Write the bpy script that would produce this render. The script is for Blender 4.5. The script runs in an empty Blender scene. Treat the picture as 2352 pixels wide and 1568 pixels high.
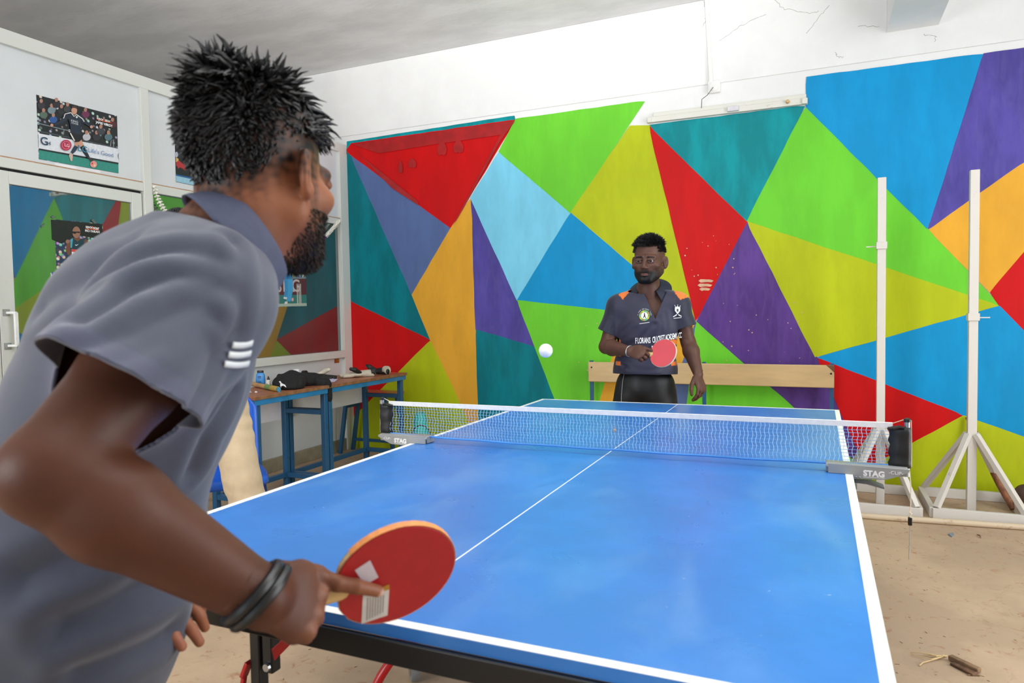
import bpy, bmesh, math, random
import numpy as np
from mathutils import Vector, Matrix, noise

# ------------------------------------------------------------------ camera, light, exposure
scene = bpy.context.scene
col = scene.collection
CAM = np.array([.6666, -2.2899, 1.2586]); YAW, PITCH, ROLL, FPX = .4149, -.0432, -.0173, 1594.8
def _axes():
    cy, sy, cp, sp, cr, sr = math.cos(YAW), math.sin(YAW), math.cos(PITCH), math.sin(PITCH), math.cos(ROLL), math.sin(ROLL)
    d = np.array([-sy*cp, cy*cp, sp]); r0 = np.array([cy, sy, 0.]); u0 = np.cross(r0, d)
    return cr*r0 + sr*u0, -sr*r0 + cr*u0, d
CR, CU, CD = _axes()
cam_data = bpy.data.cameras.new('camera'); cam = bpy.data.objects.new('camera', cam_data); col.objects.link(cam)
cam.matrix_world = Matrix(((CR[0], CU[0], -CD[0], CAM[0]), (CR[1], CU[1], -CD[1], CAM[1]), (CR[2], CU[2], -CD[2], CAM[2]), (0, 0, 0, 1)))
cam_data.sensor_width = 36; cam_data.lens = FPX/2352*36; cam_data.clip_start = .05
cam_data.dof.use_dof = True; cam_data.dof.focus_distance = 3.6; cam_data.dof.aperture_fstop = 6.3
scene.camera = cam
scene.view_settings.view_transform = 'Standard'; scene.view_settings.look = 'None'
scene.view_settings.gamma = 1; scene.view_settings.use_curve_mapping = False
scene.view_settings.exposure = EXPOSURE = .05
world = bpy.data.worlds.new('world'); scene.world = world; world.use_nodes = True
world.node_tree.nodes['Background'].inputs[0].default_value = (.80, .90, 1, 1)
world.node_tree.nodes['Background'].inputs[1].default_value = .4
def area(name, loc, aim, sx, sy, power, color=(1, 1, 1)):
    l = bpy.data.lights.new(name, 'AREA'); l.shape = 'RECTANGLE'; l.size = sx; l.size_y = sy; l.energy = power; l.color = color
    o = bpy.data.objects.new(name, l); col.objects.link(o); o.location = loc
    o.rotation_euler = (Vector(aim) - Vector(loc)).to_track_quat('-Z', 'Z').to_euler(); return o
# daylight through the wide window of the right wall
area('window_daylight', (3.5, .2, 1.75), (0, .2, 1.65), 3.6, 1.9, 120, (.95, .98, 1))
# added fill lamp at the unseen rear, brightening the left of the mural
area('rear_fill', (-2.2, -4.7, 1.9), (-1.2, 3, 1.0), 3.2, 1.6, 125, (.97, .99, 1))
# the photographer's flash, turned up so that it bounces off the ceiling
fl = bpy.data.lights.new('bounce_flash', 'SPOT'); fl.energy = 1650; fl.spot_size = math.radians(84); fl.spot_blend = 1; fl.shadow_soft_size = .06
fo = bpy.data.objects.new('bounce_flash', fl); col.objects.link(fo); fo.location = (1.0, -2.3, 1.75)
fo.rotation_euler = (Vector((.05, -.75, 3.5)) - Vector(fo.location)).to_track_quat('-Z', 'Z').to_euler()

# ------------------------------------------------------------------ measuring helpers (photo point -> point on a real plane)
def ray(px, py): return CD + CR*(px-1176)/FPX - CU*(py-784)/FPX
def on_x(px, py, x): v = ray(px, py); return CAM + v*((x-CAM[0])/v[0])
def on_y(px, py, y): v = ray(px, py); return CAM + v*((y-CAM[1])/v[1])
def on_z(px, py, z): v = ray(px, py); return CAM + v*((z-CAM[2])/v[2])
def deep(px, py, d): return CAM + ray(px, py)*d

# ------------------------------------------------------------------ materials
def lin(c):
    f = lambda v: v/12.92 if v <= .04045 else ((v+.055)/1.055)**2.4
    return tuple(f(v/255) for v in c) + (1,)
_mats = {}
def mat(name, c, rough=.5, var=.08, scale=6, bump=0, bscale=60, metal=0, c2=None, stretch=None, spec=.5, emit=0, attr=None, sss=0, fac=(.42, .62), coat=0, sheen=0):
    if name in _mats: return _mats[name]
    m = bpy.data.materials.new(name); m.use_nodes = True; nt = m.node_tree; N = nt.nodes; L = nt.links
    b = N['Principled BSDF']; b.inputs['Roughness'].default_value = rough; b.inputs['Metallic'].default_value = metal
    b.inputs['Specular IOR Level'].default_value = spec; b.inputs['Coat Weight'].default_value = coat
    if sheen: b.inputs['Sheen Weight'].default_value = sheen
    if sss: b.inputs['Subsurface Weight'].default_value = sss; b.inputs['Subsurface Radius'].default_value = (.012, .005, .003); b.inputs['Subsurface Scale'].default_value = 1
    tc = N.new('ShaderNodeTexCoord'); mp = N.new('ShaderNodeMapping'); L.new(tc.outputs['Object'], mp.inputs[0])
    if stretch: mp.inputs['Scale'].default_value = stretch
    no = N.new('ShaderNodeTexNoise'); no.inputs['Scale'].default_value = scale; no.inputs['Detail'].default_value = 6; no.inputs['Roughness'].default_value = .6
    L.new(mp.outputs[0], no.inputs['Vector'])
    base = lin(c)
    mx = N.new('ShaderNodeMix'); mx.data_type = 'RGBA'
    if attr:
        at = N.new('ShaderNodeAttribute'); at.attribute_name = attr
        mx.blend_type = 'MULTIPLY'; mx.inputs[0].default_value = 1
        cr = N.new('ShaderNodeMapRange'); cr.inputs[1].default_value = .3; cr.inputs[2].default_value = .7; cr.inputs[3].default_value = 1-var; cr.inputs[4].default_value = 1+var
        L.new(no.outputs[0], cr.inputs[0]); L.new(at.outputs['Color'], mx.inputs[6]); L.new(cr.outputs[0], mx.inputs[7])
    else:
        r = N.new('ShaderNodeMapRange'); r.inputs[1].default_value = fac[0]; r.inputs[2].default_value = fac[1]; L.new(no.outputs[0], r.inputs[0]); L.new(r.outputs[0], mx.inputs[0])
        if c2: lo, hi = base, lin(c2)
        else: lo = tuple(max(0, v*(1-var)) for v in base[:3])+(1,); hi = tuple(min(1, v*(1+var)) for v in base[:3])+(1,)
        mx.inputs[6].default_value = lo; mx.inputs[7].default_value = hi
    L.new(mx.outputs[2], b.inputs['Base Color'])
    if bump:
        n2 = N.new('ShaderNodeTexNoise'); n2.inputs['Scale'].default_value = bscale; n2.inputs['Detail'].default_value = 4; L.new(mp.outputs[0], n2.inputs['Vector'])
        bp = N.new('ShaderNodeBump'); bp.inputs['Strength'].default_value = bump; bp.inputs['Distance'].default_value = .004; L.new(n2.outputs[0], bp.inputs['Height']); L.new(bp.outputs[0], b.inputs['Normal'])
    if emit: b.inputs['Emission Color'].default_value = base; b.inputs['Emission Strength'].default_value = emit
    _mats[name] = m; return m
def nodes(m): return m.node_tree.nodes, m.node_tree.links, m.node_tree.nodes['Principled BSDF']

# ------------------------------------------------------------------ mesh helpers: everything is drawn in world coordinates
class MB:
    def __init__(s): s.v = []; s.f = []
    def add(s, v, f):
        o = len(s.v); s.v += [tuple(map(float, p)) for p in v]; s.f += [tuple(i+o for i in q) for q in f]; return s
    def box(s, a, b):
        (x0, y0, z0), (x1, y1, z1) = a, b
        return s.add([(x0,y0,z0),(x1,y0,z0),(x1,y1,z0),(x0,y1,z0),(x0,y0,z1),(x1,y0,z1),(x1,y1,z1),(x0,y1,z1)],
                     [(0,3,2,1),(4,5,6,7),(0,1,5,4),(1,2,6,5),(2,3,7,6),(3,0,4,7)])
    def bar(s, a, b, w, h=None, up=(0, 0, 1)):
        a, b = Vector(a), Vector(b); h = h or w; d = (b-a).normalized(); u = Vector(up)
        if abs(d.dot(u)) > .98: u = Vector((0, 1, 0))
        x = d.cross(u).normalized(); y = x.cross(d).normalized(); v = []
        for p in (a, b):
            for i, j in ((-1,-1),(1,-1),(1,1),(-1,1)): v.append(p + x*(i*w/2) + y*(j*h/2))
        return s.add(v, [(0,1,2,3),(7,6,5,4),(0,4,5,1),(1,5,6,2),(2,6,7,3),(3,7,4,0)])
    def tube(s, pts, r, n=10, caps=True):
        pts = [Vector(p) for p in pts]; rs = list(r) if hasattr(r, '__len__') else [r]*len(pts)
        t0 = (pts[1]-pts[0]).normalized(); u = Vector((0,0,1)) if abs(t0.z) < .9 else Vector((1,0,0)); x = t0.cross(u).normalized(); rings = []; v = []
        for i, p in enumerate(pts):
            t = (pts[min(i+1, len(pts)-1)] - pts[max(i-1, 0)]).normalized(); x = (x - t*x.dot(t)).normalized(); y = t.cross(x)
            for k in range(n): a = 2*math.pi*k/n; v.append(p + (x*math.cos(a) + y*math.sin(a))*rs[i])
        f = [(i*n+k, i*n+(k+1)%n, (i+1)*n+(k+1)%n, (i+1)*n+k) for i in range(len(pts)-1) for k in range(n)]
        if caps: f += [tuple(range(n-1, -1, -1)), tuple((len(pts)-1)*n+k for k in range(n))]
        return s.add(v, f)
    def lathe(s, prof, c, n=24, axis=None):
        M = Matrix.Identity(3) if axis is None else Vector((0,0,1)).rotation_difference(Vector(axis)).to_matrix(); c = Vector(c); v = []
        for r, z in prof:
            for k in range(n): a = 2*math.pi*k/n; v.append(c + M @ Vector((r*math.cos(a), r*math.sin(a), z)))
        m = len(prof); f = [(i*n+k, i*n+(k+1)%n, (i+1)*n+(k+1)%n, (i+1)*n+k) for i in range(m-1) for k in range(n)]
        if prof[0][0] > 1e-6: f.append(tuple(range(n-1, -1, -1)))
        if prof[-1][0] > 1e-6: f.append(tuple((m-1)*n+k for k in range(n)))
        return s.add(v, f)
    def prism(s, poly, d):
        n = len(poly); d = Vector(d); v = [Vector(p) for p in poly]; v += [p+d for p in v]
        return s.add(v, [tuple(range(n)), tuple(range(2*n-1, n-1, -1))] + [(i, i+n, (i+1) % n+n, (i+1) % n) for i in range(n)])
    def ball(s, c, r, n=16, m=10, sc=(1, 1, 1)):
        prof = [(math.sin(math.pi*i/m)*r, -math.cos(math.pi*i/m)*r) for i in range(m+1)]; c = Vector(c); v = []
        for pr, z in prof:
            for k in range(n): a = 2*math.pi*k/n; v.append(c + Vector((pr*math.cos(a)*sc[0], pr*math.sin(a)*sc[1], z*sc[2])))
        return s.add(v, [(i*n+k, i*n+(k+1)%n, (i+1)*n+(k+1)%n, (i+1)*n+k) for i in range(m) for k in range(n)])
def loc_of(o):
    p = Vector((0, 0, 0))
    while o is not None: p = p + o.location; o = o.parent
    return p
def obj(name, mb, material, parent=None, bevel=0, smooth=None, sub=0, origin=None, solid=0):
    me = bpy.data.meshes.new(name); v = np.array(mb.v if isinstance(mb, MB) else mb[0], dtype=float); f = mb.f if isinstance(mb, MB) else mb[1]
    if parent is not None: off = np.array(loc_of(parent)); loc = (0, 0, 0)
    else:
        loc = origin if origin is not None else ((v[:,0].min()+v[:,0].max())/2, (v[:,1].min()+v[:,1].max())/2, v[:,2].min()); off = np.array(loc)
    me.from_pydata((v-off).tolist(), [], f); me.validate()
    bm = bmesh.new(); bm.from_mesh(me); bmesh.ops.remove_doubles(bm, verts=bm.verts, dist=1e-6); bmesh.ops.recalc_face_normals(bm, faces=bm.faces); bm.to_mesh(me); bm.free()
    if material is not None:
        for m in (material if isinstance(material, (list, tuple)) else [material]): me.materials.append(m)
    o = bpy.data.objects.new(name, me); col.objects.link(o); o.location = loc
    if parent is not None: o.parent = parent
    if bevel:
        b = o.modifiers.new('bevel', 'BEVEL'); b.width = bevel; b.segments = 2; b.limit_method = 'ANGLE'; b.angle_limit = math.radians(40)
    if solid: sm = o.modifiers.new('solid', 'SOLIDIFY'); sm.thickness = solid; sm.offset = 0
    if sub: sb = o.modifiers.new('sub', 'SUBSURF'); sb.levels = sub; sb.render_levels = sub
    if smooth is None: smooth = bool(bevel or sub)
    if smooth:
        me.polygons.foreach_set('use_smooth', [True]*len(me.polygons))
        if smooth != 'all' and not sub: me.set_sharp_from_angle(angle=math.radians(38))
    return o
def tag(o, label=None, cat=None, group=None, kind=None):
    for k, v in (('label', label), ('category', cat), ('group', group), ('kind', kind)):
        if v: o[k] = v
    return o
def thing(name, label, cat, loc, group=None):
    o = bpy.data.objects.new(name, None); col.objects.link(o); o.location = loc; o.empty_display_size = .1; return tag(o, label, cat, group)
def struct(o): o['kind'] = 'structure'; return o
def text(name, s, size, material, parent, o, ux, uy, ext=.0006, align='CENTER', sx=1, shear=0, bold=0):
    c = bpy.data.curves.new('t', 'FONT'); c.body = s; c.size = size; c.align_x = align; c.align_y = 'CENTER'; c.extrude = ext; c.shear = shear; c.offset = bold; c.resolution_u = 3
    t = bpy.data.objects.new('t', c); col.objects.link(t); dg = bpy.context.evaluated_depsgraph_get(); me = bpy.data.meshes.new_from_object(t.evaluated_get(dg)); bpy.data.objects.remove(t); bpy.data.curves.remove(c)
    ux, uy, o = Vector(ux).normalized(), Vector(uy).normalized(), Vector(o); n = ux.cross(uy)
    v = [o + ux*(p.co.x*sx) + uy*p.co.y + n*p.co.z for p in me.vertices]; f = [tuple(q.vertices) for q in me.polygons]; bpy.data.meshes.remove(me)
    v = np.array([tuple(q) for q in v])
    if material is None: return v, f
    return obj(name, (v, f), material, parent)
def rnd(s): return random.Random(s)
def spline(P, n):
    P = [np.array(p, float) for p in P]; P = [2*P[0]-P[1]]+P+[2*P[-1]-P[-2]]; out = []
    for i in range(1, len(P)-2):
        a, b, c, d = P[i-1:i+3]
        for k in range(n): t = k/n; out.append(.5*((2*b)+(c-a)*t+(2*a-5*b+4*c-d)*t*t+(3*b-a-3*c+d)*t**3))
    return out+[P[-2]]
# ------------------------------------------------------------------ the room
XL, YB, ZC = -3.34, 3.07, 3.52
white_wall = mat('white_plaster', (240, 240, 238), .75, .035, 1.6, .25, 30)
M_ceil = mat('ceiling_plaster', (218, 218, 217), .8, .08, 1.3, .3, 18, stretch=(1, 2.2, 1))
M_floor = mat('dusty_concrete_floor', (186, 160, 132), .75, .1, 2.2, .25, 45)
def dress_floor(m):
    N, L, b = nodes(m); tc = N.new('ShaderNodeTexCoord')
    src = b.inputs['Base Color'].links[0].from_socket
    for sc, lo, hi, c, dist in ((1.7, .58, .72, (150, 126, 102), 1.5), (9, .58, .70, (160, 108, 74), 2.5), (3.1, .62, .70, (116, 104, 92), .8), (60, .7, .76, (120, 90, 66), .5)):
        n = N.new('ShaderNodeTexNoise'); n.inputs['Scale'].default_value = sc; n.inputs['Detail'].default_value = 8; n.inputs['Roughness'].default_value = .65; n.inputs['Distortion'].default_value = dist
        L.new(tc.outputs['Object'], n.inputs['Vector']); r = N.new('ShaderNodeMapRange'); r.inputs[1].default_value = lo; r.inputs[2].default_value = hi; r.inputs[4].default_value = .75; L.new(n.outputs[0], r.inputs[0])
        x = N.new('ShaderNodeMix'); x.data_type = 'RGBA'; L.new(r.outputs[0], x.inputs[0]); L.new(src, x.inputs[6]); x.inputs[7].default_value = lin(c); src = x.outputs[2]
    L.new(src, b.inputs['Base Color'])
dress_floor(M_floor)
def slab(name, a, b, m): return struct(obj(name, MB().box(a, b), m))
slab('floor', (-6.6, -5, -.1), (3.7, YB+.2, 0), M_floor)
slab('ceiling', (-6.6, -5, ZC), (3.7, YB+.2, ZC+.12), M_ceil)
wall_back = slab('wall_back', (-6.6, YB, 0), (3.7, YB+.2, ZC), white_wall)
# right wall with its wide window opening (outside the frame)
wr = MB(); wr.box((3.55, -5, 0), (3.7, YB, .75)); wr.box((3.55, -5, 2.85), (3.7, YB, ZC)); wr.box((3.55, -5, .75), (3.7, -1.7, 2.85)); wr.box((3.55, 2.1, .75), (3.7, YB, 2.85))
struct(obj('wall_right', wr, white_wall))
slab('wall_left_far', (-6.6, -5, 0), (-6.45, YB, ZC), white_wall)
trim_1 = slab('trim_1', (1.086, -5, 3.075), (1.385, YB-.012, ZC), white_wall)          # ceiling beam running towards the camera
tr2 = MB().box((-6.45, YB-.012, 2.905), (3.55, YB, ZC))
struct(obj('trim_2', tr2, white_wall, bevel=.005))                                       # plaster band above the mural
# hairline cracks in the plaster
M_crack = mat('crack_line', (176, 172, 164), .9, .3, 40)
def crack(pts, seed):
    r = rnd(seed); P = [on_y(*p, YB-.0125) for p in pts]; out = []
    for a, b in zip(P, P[1:]):
        for i in range(6): q = a+(b-a)*i/6; out.append((q[0]+r.uniform(-.008, .008), YB-.0125, q[2]+r.uniform(-.008, .008)))
    out.append(tuple(P[-1])); o = obj('plaster_crack', MB().tube(out, .0012, 4), M_crack, wall_back); return o
for k, c in enumerate(([(1650, 95), (1700, 60), (1760, 33)], [(1780, 0), (1800, 20), (1860, 30), (1880, 25)], [(1850, 80), (1880, 40), (1905, 12)], [(1920, 120), (1925, 132), (1938, 130)], [(1618, 0), (1622, 40), (1614, 62)], [(1970, 62), (2020, 60)], [(2120, 80), (2150, 84), (2145, 96)])): crack(c, k)

# ---- the painted mural: every facet is a patch of paint on the wall
PAINT = dict(red=(206, 8, 12), teal=(0, 122, 134), slate=(90, 112, 162), orange=(232, 170, 52), purple=(84, 74, 158), violet=(94, 62, 140), sky=(128, 212, 242), blue=(8, 150, 210), green=(112, 210, 52), lime=(186, 198, 22), aqua=(0, 146, 154))
def paint(c):
    m = mat('wall_paint_'+c, PAINT[c], .5, .16 if c in ('purple', 'violet', 'teal', 'aqua') else .06, 2.6, .12, 25, stretch=(2.5, 1, .7), spec=.2)
    if 'dressed' not in m:
        m['dressed'] = 1; N, L, b = nodes(m); tc = N.new('ShaderNodeTexCoord'); mp = N.new('ShaderNodeMapping'); mp.inputs['Rotation'].default_value = (0, .6, 0); mp.inputs['Scale'].default_value = (14, 1, 3); L.new(tc.outputs['Object'], mp.inputs[0])
        n = N.new('ShaderNodeTexNoise'); n.inputs['Scale'].default_value = 1.4; n.inputs['Detail'].default_value = 5; n.inputs['Distortion'].default_value = 1.2; L.new(mp.outputs[0], n.inputs['Vector'])
        r = N.new('ShaderNodeMapRange'); r.inputs[1].default_value = .48; r.inputs[2].default_value = .7; r.inputs[4].default_value = .22 if c in ('purple', 'violet') else .05; L.new(n.outputs[0], r.inputs[0])
        x = N.new('ShaderNodeMix'); x.data_type = 'RGBA'; L.new(r.outputs[0], x.inputs[0]); L.new(b.inputs['Base Color'].links[0].from_socket, x.inputs[6]); x.inputs[7].default_value = lin(tuple(min(255, int(v*.8+45)) for v in PAINT[c])); L.new(x.outputs[2], b.inputs['Base Color'])
    return m
FACETS = [
 ('aqua', 'thin turquoise strip of paint along the top edge of the mural', [(797,326),(1181,266),(1184,276),(791,346)]),
 ('teal', 'tall teal facet beside the partition', [(791,346),(808,360),(946,677),(989,781),(800,690)]),
 ('slate', None, [(806,357),(1036,524),(946,677)]),
 ('red', 'large red triangle with dark overpainted rim', [(791,345),(807,330),(1184,275),(1036,524)]),
 ('red', None, [(800,690),(989,781),(812,960)]),
 ('lime', None, [(989,781),(1042,890),(1077,970),(1102,1014),(1110,1060),(812,1060),(811,959)]),
 ('orange', None, [(1080,456),(1085,500),(1088,620),(1093,757),(1099,940),(1102,1014),(1077,970),(1042,890),(989,781),(946,677),(1036,524)]),
 ('purple', None, [(1081,455),(1188,690),(1229,797),(1093,757),(1088,620),(1085,500)]),
 ('teal', None, [(1093,757),(1229,797),(1281,925),(1330,1060),(1104,1060),(1099,940)]),
 ('sky', None, [(1146,349),(1311,489),(1188,690),(1081,455)]),
 ('green', None, [(1184,274),(1481,232),(1311,489),(1146,349)]),
 ('lime', None, [(1311,489),(1447,289),(1491,288),(1598,736)]),
 ('blue', None, [(1311,489),(1598,736),(1188,690)]),
 ('green', None, [(1188,690),(1598,736),(1430,738),(1377,925),(1345,1060),(1330,1060),(1229,797)]),
 ('orange', None, [(1598,736),(1430,738),(1377,925),(1345,1070),(1490,1075)]),
 ('slate', None, [(1599,737),(1578,931),(1566,1075),(1490,1075)]),
 ('green', None, [(1600,738),(1712,836),(1826,936),(1978,1071),(1985,1100),(1566,1075),(1578,931)]),
 ('violet', None, [(1716,508),(1878,825),(1940,965),(1990,1076),(1995,1110),(1978,1071),(1826,936),(1712,836),(1601,738)]),
 ('red', None, [(1491,290),(1716,508),(1599,737)]),
 ('aqua', None, [(1491,288),(1848,243),(1716,508)]),
 ('green', None, [(1850,246),(2130,525),(2296,702),(1716,508)]),
 ('lime', None, [(1716,509),(2294,702),(1872,819)]),
 ('blue', None, [(1852,178),(2259,124),(2130,525),(1852,246)]),
 ('purple', None, [(2259,124),(2430,101),(2430,330),(2341,380),(2132,527)]),
 ('orange', None, [(2134,528),(2341,380),(2430,330),(2430,486),(2274,672)]),
 ('red', None, [(2274,672),(2430,486),(2430,842),(2352,761),(2296,703)]),
 ('blue', None, [(2294,703),(2352,761),(2430,842),(2430,1034),(2352,1004),(2212,954),(1876,821)]),
 ('red', None, [(1877,822),(2212,954),(1990,1076),(1940,965)]),
 ('lime', None, [(2212,954),(2352,1004),(2430,1034),(2430,1190),(1995,1180),(1990,1076)]),
]
def clipz(P):
    out = []
    for a, b in zip(P, P[1:]+P[:1]):
        if a[1] >= 0: out.append(a)
        if (a[1] < 0) != (b[1] < 0): t = a[1]/(a[1]-b[1]); out.append((a[0]+t*(b[0]-a[0]), 0.))
    return out
def facet(c, label, poly, k, world=False):
    P = poly if world else [tuple(on_y(*p, YB)[[0, 2]]) for p in poly]; P = clipz([(x, min(z, 2.9)) for x, z in P]); out = []
    sg = 1 if sum(a[0]*b[1]-b[0]*a[1] for a, b in zip(P, P[1:]+P[:1])) > 0 else -1
    for a, b in zip(P, P[1:]+P[:1]):
        n = max(1, int(math.dist(a, b)/.05)); l_ = math.dist(a, b) or 1; ox, oz = sg*(b[1]-a[1])/l_*.0035, -sg*(b[0]-a[0])/l_*.0035
        for i in range(n):
            x, z = a[0]+(b[0]-a[0])*i/n, a[1]+(b[1]-a[1])*i/n
            d = noise.noise_vector(Vector((x*7, z*7, 3)))*.004; out.append((max(x+d.x+ox, XL), YB-.001-.00018*k, max(0, z+d.y+oz)))
    mb = MB(); mb.add(out, [tuple(range(len(out)))]); o = obj('paint_patch', mb, paint(c), wall_back)
    if label: o['label'] = label
    return o
for k, (c, l, p) in enumerate(FACETS): facet(c, l, p, k)
XR = on_y(2430, 500, YB)[0]
for k, (c, p) in enumerate([('purple', [(XR, 2.84), (2.75, 2.83), (2.3, 2.0), (XR, 2.3)]), ('green', [(2.75, 2.83), (3.55, 2.82), (3.55, 1.6), (2.3, 2.0)]), ('orange', [(XR, 2.3), (2.3, 2.0), (XR, 1.9)]), ('red', [(XR, 1.9), (2.3, 2.0), (2.9, .9), (XR, 1.0)]), ('teal', [(2.3, 2.0), (3.55, 1.6), (3.55, .9), (2.9, .9)]), ('blue', [(XR, 1.0), (2.9, .9), (XR, .45)]), ('lime', [(XR, .45), (2.9, .9), (3.55, .9), (3.55, 0), (XR, 0)])]): facet(c, None, p, 40+k, True)
# overpainted darker rim and marks on the big red triangle, bare plaster patches, chips
M_redd = mat('dark_red_overpaint', (172, 18, 21), .4, .15, 8)
def mark(name, pts, m, k):
    P = [on_y(*p, YB-.0095-.0003*k) for p in pts]; return obj(name, MB().add(P, [tuple(range(len(P)))]), m, wall_back)
mark('paint_mark', [(808,331),(1183,276),(1160,308),(1000,331),(870,352)], M_redd, 0)
mark('paint_mark', [(1183,278),(1150,322),(1052,500),(1040,518),(1148,312)], M_redd, 1)
mark('paint_mark', [(812,340),(835,362),(960,462),(962,472),(900,432)], M_redd, 1)
for cx, cy, rx, ry in ((1015, 342, 11, 17), (1053, 338, 12, 15), (947, 376, 9, 11), (920, 385, 5, 14)):
    mark('paint_mark', [(cx+rx*math.cos(a), cy+ry*math.sin(a)*(1+.25*math.sin(3*a))) for a in np.linspace(0, 6.28, 13)[:-1]], M_redd, 2)
M_bare = mat('bare_plaster', (224, 180, 148), .8, .1, 30)
for cy, x0, x1 in ((645, 1604, 1639), (655, 1602, 1636), (664, 1606, 1632)):
    mark('bare_patch', [(x0, cy), (x0+5, cy-4), (x1-9, cy-3.4), (x1, cy-1), (x1-4, cy+3), (x1-16, cy+2.5), (x0+6, cy+4)], M_bare, 2)
r = rnd(5)
for k in range(46):
    x, y = (r.uniform(1570, 1690), r.uniform(540, 640)) if k < 16 else (r.uniform(1660, 1850), r.uniform(690, 830)) if k < 36 else (r.uniform(1320, 1385), r.uniform(730, 850)); s = r.uniform(.8, 2.4)
    mark('paint_chip', [(x-s, y), (x, y-s*.8), (x+s*.9, y-.2*s), (x+.3*s, y+s)], M_bare, 3)

# ---- surface conduit, junction box and the tube-light batten
M_pvc = mat('white_pvc', (236, 236, 232), .5, .04); M_batten = mat('old_white_enamel', (226, 224, 214), .45, .06, 20, c2=(198, 192, 178), fac=(.62, .75))
cd = thing('wiring_conduit', 'white plastic wiring conduit running up the wall to a round junction box', 'conduit', (-.03, YB-.012, 2.93))
jx = on_y(1640, 199, YB-.02)
obj('pipe', MB().bar((jx[0]-.02, YB-.022, jx[2]+.03), (jx[0]-.05, YB-.022, ZC-.001), .03, .02), M_pvc, cd, bevel=.004)
obj('junction_box', MB().box((jx[0]-.045, YB-.03, jx[2]-.045), (jx[0]+.045, YB-.0005, jx[2]+.045)), M_pvc, cd, bevel=.006)
obj('box_lid', MB().lathe([(.036, 0), (.036, .006), (.03, .009)], (jx[0], YB-.03, jx[2]), 24, (0, -1, 0)), M_pvc, cd, smooth=True)
W = [on_y(1638, 200, YB-.045), on_y(1625, 218, YB-.06), on_y(1612, 228, YB-.05), on_y(1611, 248, YB-.03)]
obj('wire', MB().tube(W, .0025, 6), mat('dark_wire', (70, 66, 62), .6), cd, smooth=True)
bt = thing('tube_light_batten', 'white tube light batten without its tube on the mural wall', 'light fitting', (.03, YB, 2.70))
A, B = on_y(1486, 276, YB-.03), on_y(1855, 231, YB-.03)
obj('channel', MB().bar(A+np.array((0, .012, 0)), B+np.array((0, .012, 0)), .034, .042, (0, 0, 1)), M_batten, bt, bevel=.003)
A2, B2 = on_y(1500, 264, YB-.02), on_y(1852, 221, YB-.02)
obj('mounting_strip', MB().bar(A2+np.array((0, .006, 0)), B2+np.array((0, .006, 0)), .022, .03), M_batten, bt, bevel=.003)
for px, py in ((1492, 276), (1848, 232)): p = on_y(px, py, YB-.035); obj('lamp_holder', MB().box(p-np.array((.016, .015, .02)), p+np.array((.016, .012, .018))), M_batten, bt, bevel=.003)
p = on_y(1684, 250, YB-.04); obj('starter_box', MB().box(p-np.array((.04, .016, .018)), p+np.array((.04, .02, .018))), mat('grey_choke', (214, 212, 216), .4), bt, bevel=.004)
p = on_y(1809, 234, YB-.04); obj('starter_knob', MB().lathe([(.012, 0), (.012, .02), (.009, .024)], p, 14, (0, -1, 0)), mat('aged_brass_knob', (214, 176, 120), .5), bt, smooth=True)

# ---- aluminium partition on the left
M_alu = mat('painted_aluminium', (214, 216, 210), .35, .05, 9, .05, 60, c2=(190, 186, 172), fac=(.68, .8)); M_lam = mat('white_laminate', (214, 218, 220), .45, .02, 3)
M_under = mat('raw_board_edge', (176, 140, 108), .8, .1, 30); M_gap = mat('gap_black', (18, 18, 18), .7)
M_skirt = mat('worn_skirting', (150, 142, 122), .7, .15, 5)
M_glass = mat('mirror_film_glass', (150, 160, 160), .02, .03, 2, metal=1)
def dress_glass(m):
    N, L, b = nodes(m); tc = N.new('ShaderNodeTexCoord'); n = N.new('ShaderNodeTexNoise'); n.inputs['Scale'].default_value = 3; n.inputs['Detail'].default_value = 6; L.new(tc.outputs['Object'], n.inputs['Vector'])
    d = N.new('ShaderNodeBsdfDiffuse'); d.inputs[0].default_value = lin((130, 134, 134)); r = N.new('ShaderNodeMapRange'); r.inputs[1].default_value = .35; r.inputs[2].default_value = .8; r.inputs[3].default_value = .07; r.inputs[4].default_value = .2; L.new(n.outputs[0], r.inputs[0])
    x = N.new('ShaderNodeMixShader'); L.new(r.outputs[0], x.inputs[0]); L.new(b.outputs[0], x.inputs[1]); L.new(d.outputs[0], x.inputs[2]); L.new(x.outputs[0], N['Material Output'].inputs[0])
dress_glass(M_glass)
wall_left = struct(thing('wall_left', 'white aluminium framed partition with laminate panels and reflecting glass', 'partition', (XL, 0, 0)))
del wall_left['category']; del wall_left['label']
def fr(name, y0, y1, z0, z1, m=M_alu, x0=-.05, x1=0., bev=.003): return obj(name, MB().box((XL+x0, y0, z0), (XL+x1, y1, z1)), m, wall_left, bevel=bev)
YE = YB-.002
fr('top_rail', -2.2, YE, 2.745, 2.825)
for y0, y1, z1 in ((-.55, -.49, 2.745), (.915, .975, 2.745), (2.955, YE, 2.745)): fr('post', y0, y1, 0, z1, x0=-.055, x1=.006)
for y0, y1 in ((-2.2, -.55), (-.49, .915), (.975, 2.955)):
    fr('upper_panel', y0, y1, 2.135, 2.745, M_lam, -.04, -.022, 0); fr('transom_rail', y0, y1, 2.08, 2.135); fr('board_edge', y0, y1, 2.135, 2.142, M_under, -.021, -.004, 0)
fr('lower_panel', .975, 2.955, .11, .86, M_lam, -.04, -.022, 0); fr('sill_rail', .975, 2.955, .86, .925, x1=.012); fr('bottom_rail', .975, 2.955, 0, .11, M_skirt)
fr('lower_panel', -2.2, -.55, 0, 2.08, M_lam, -.04, -.022, 0)
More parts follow.
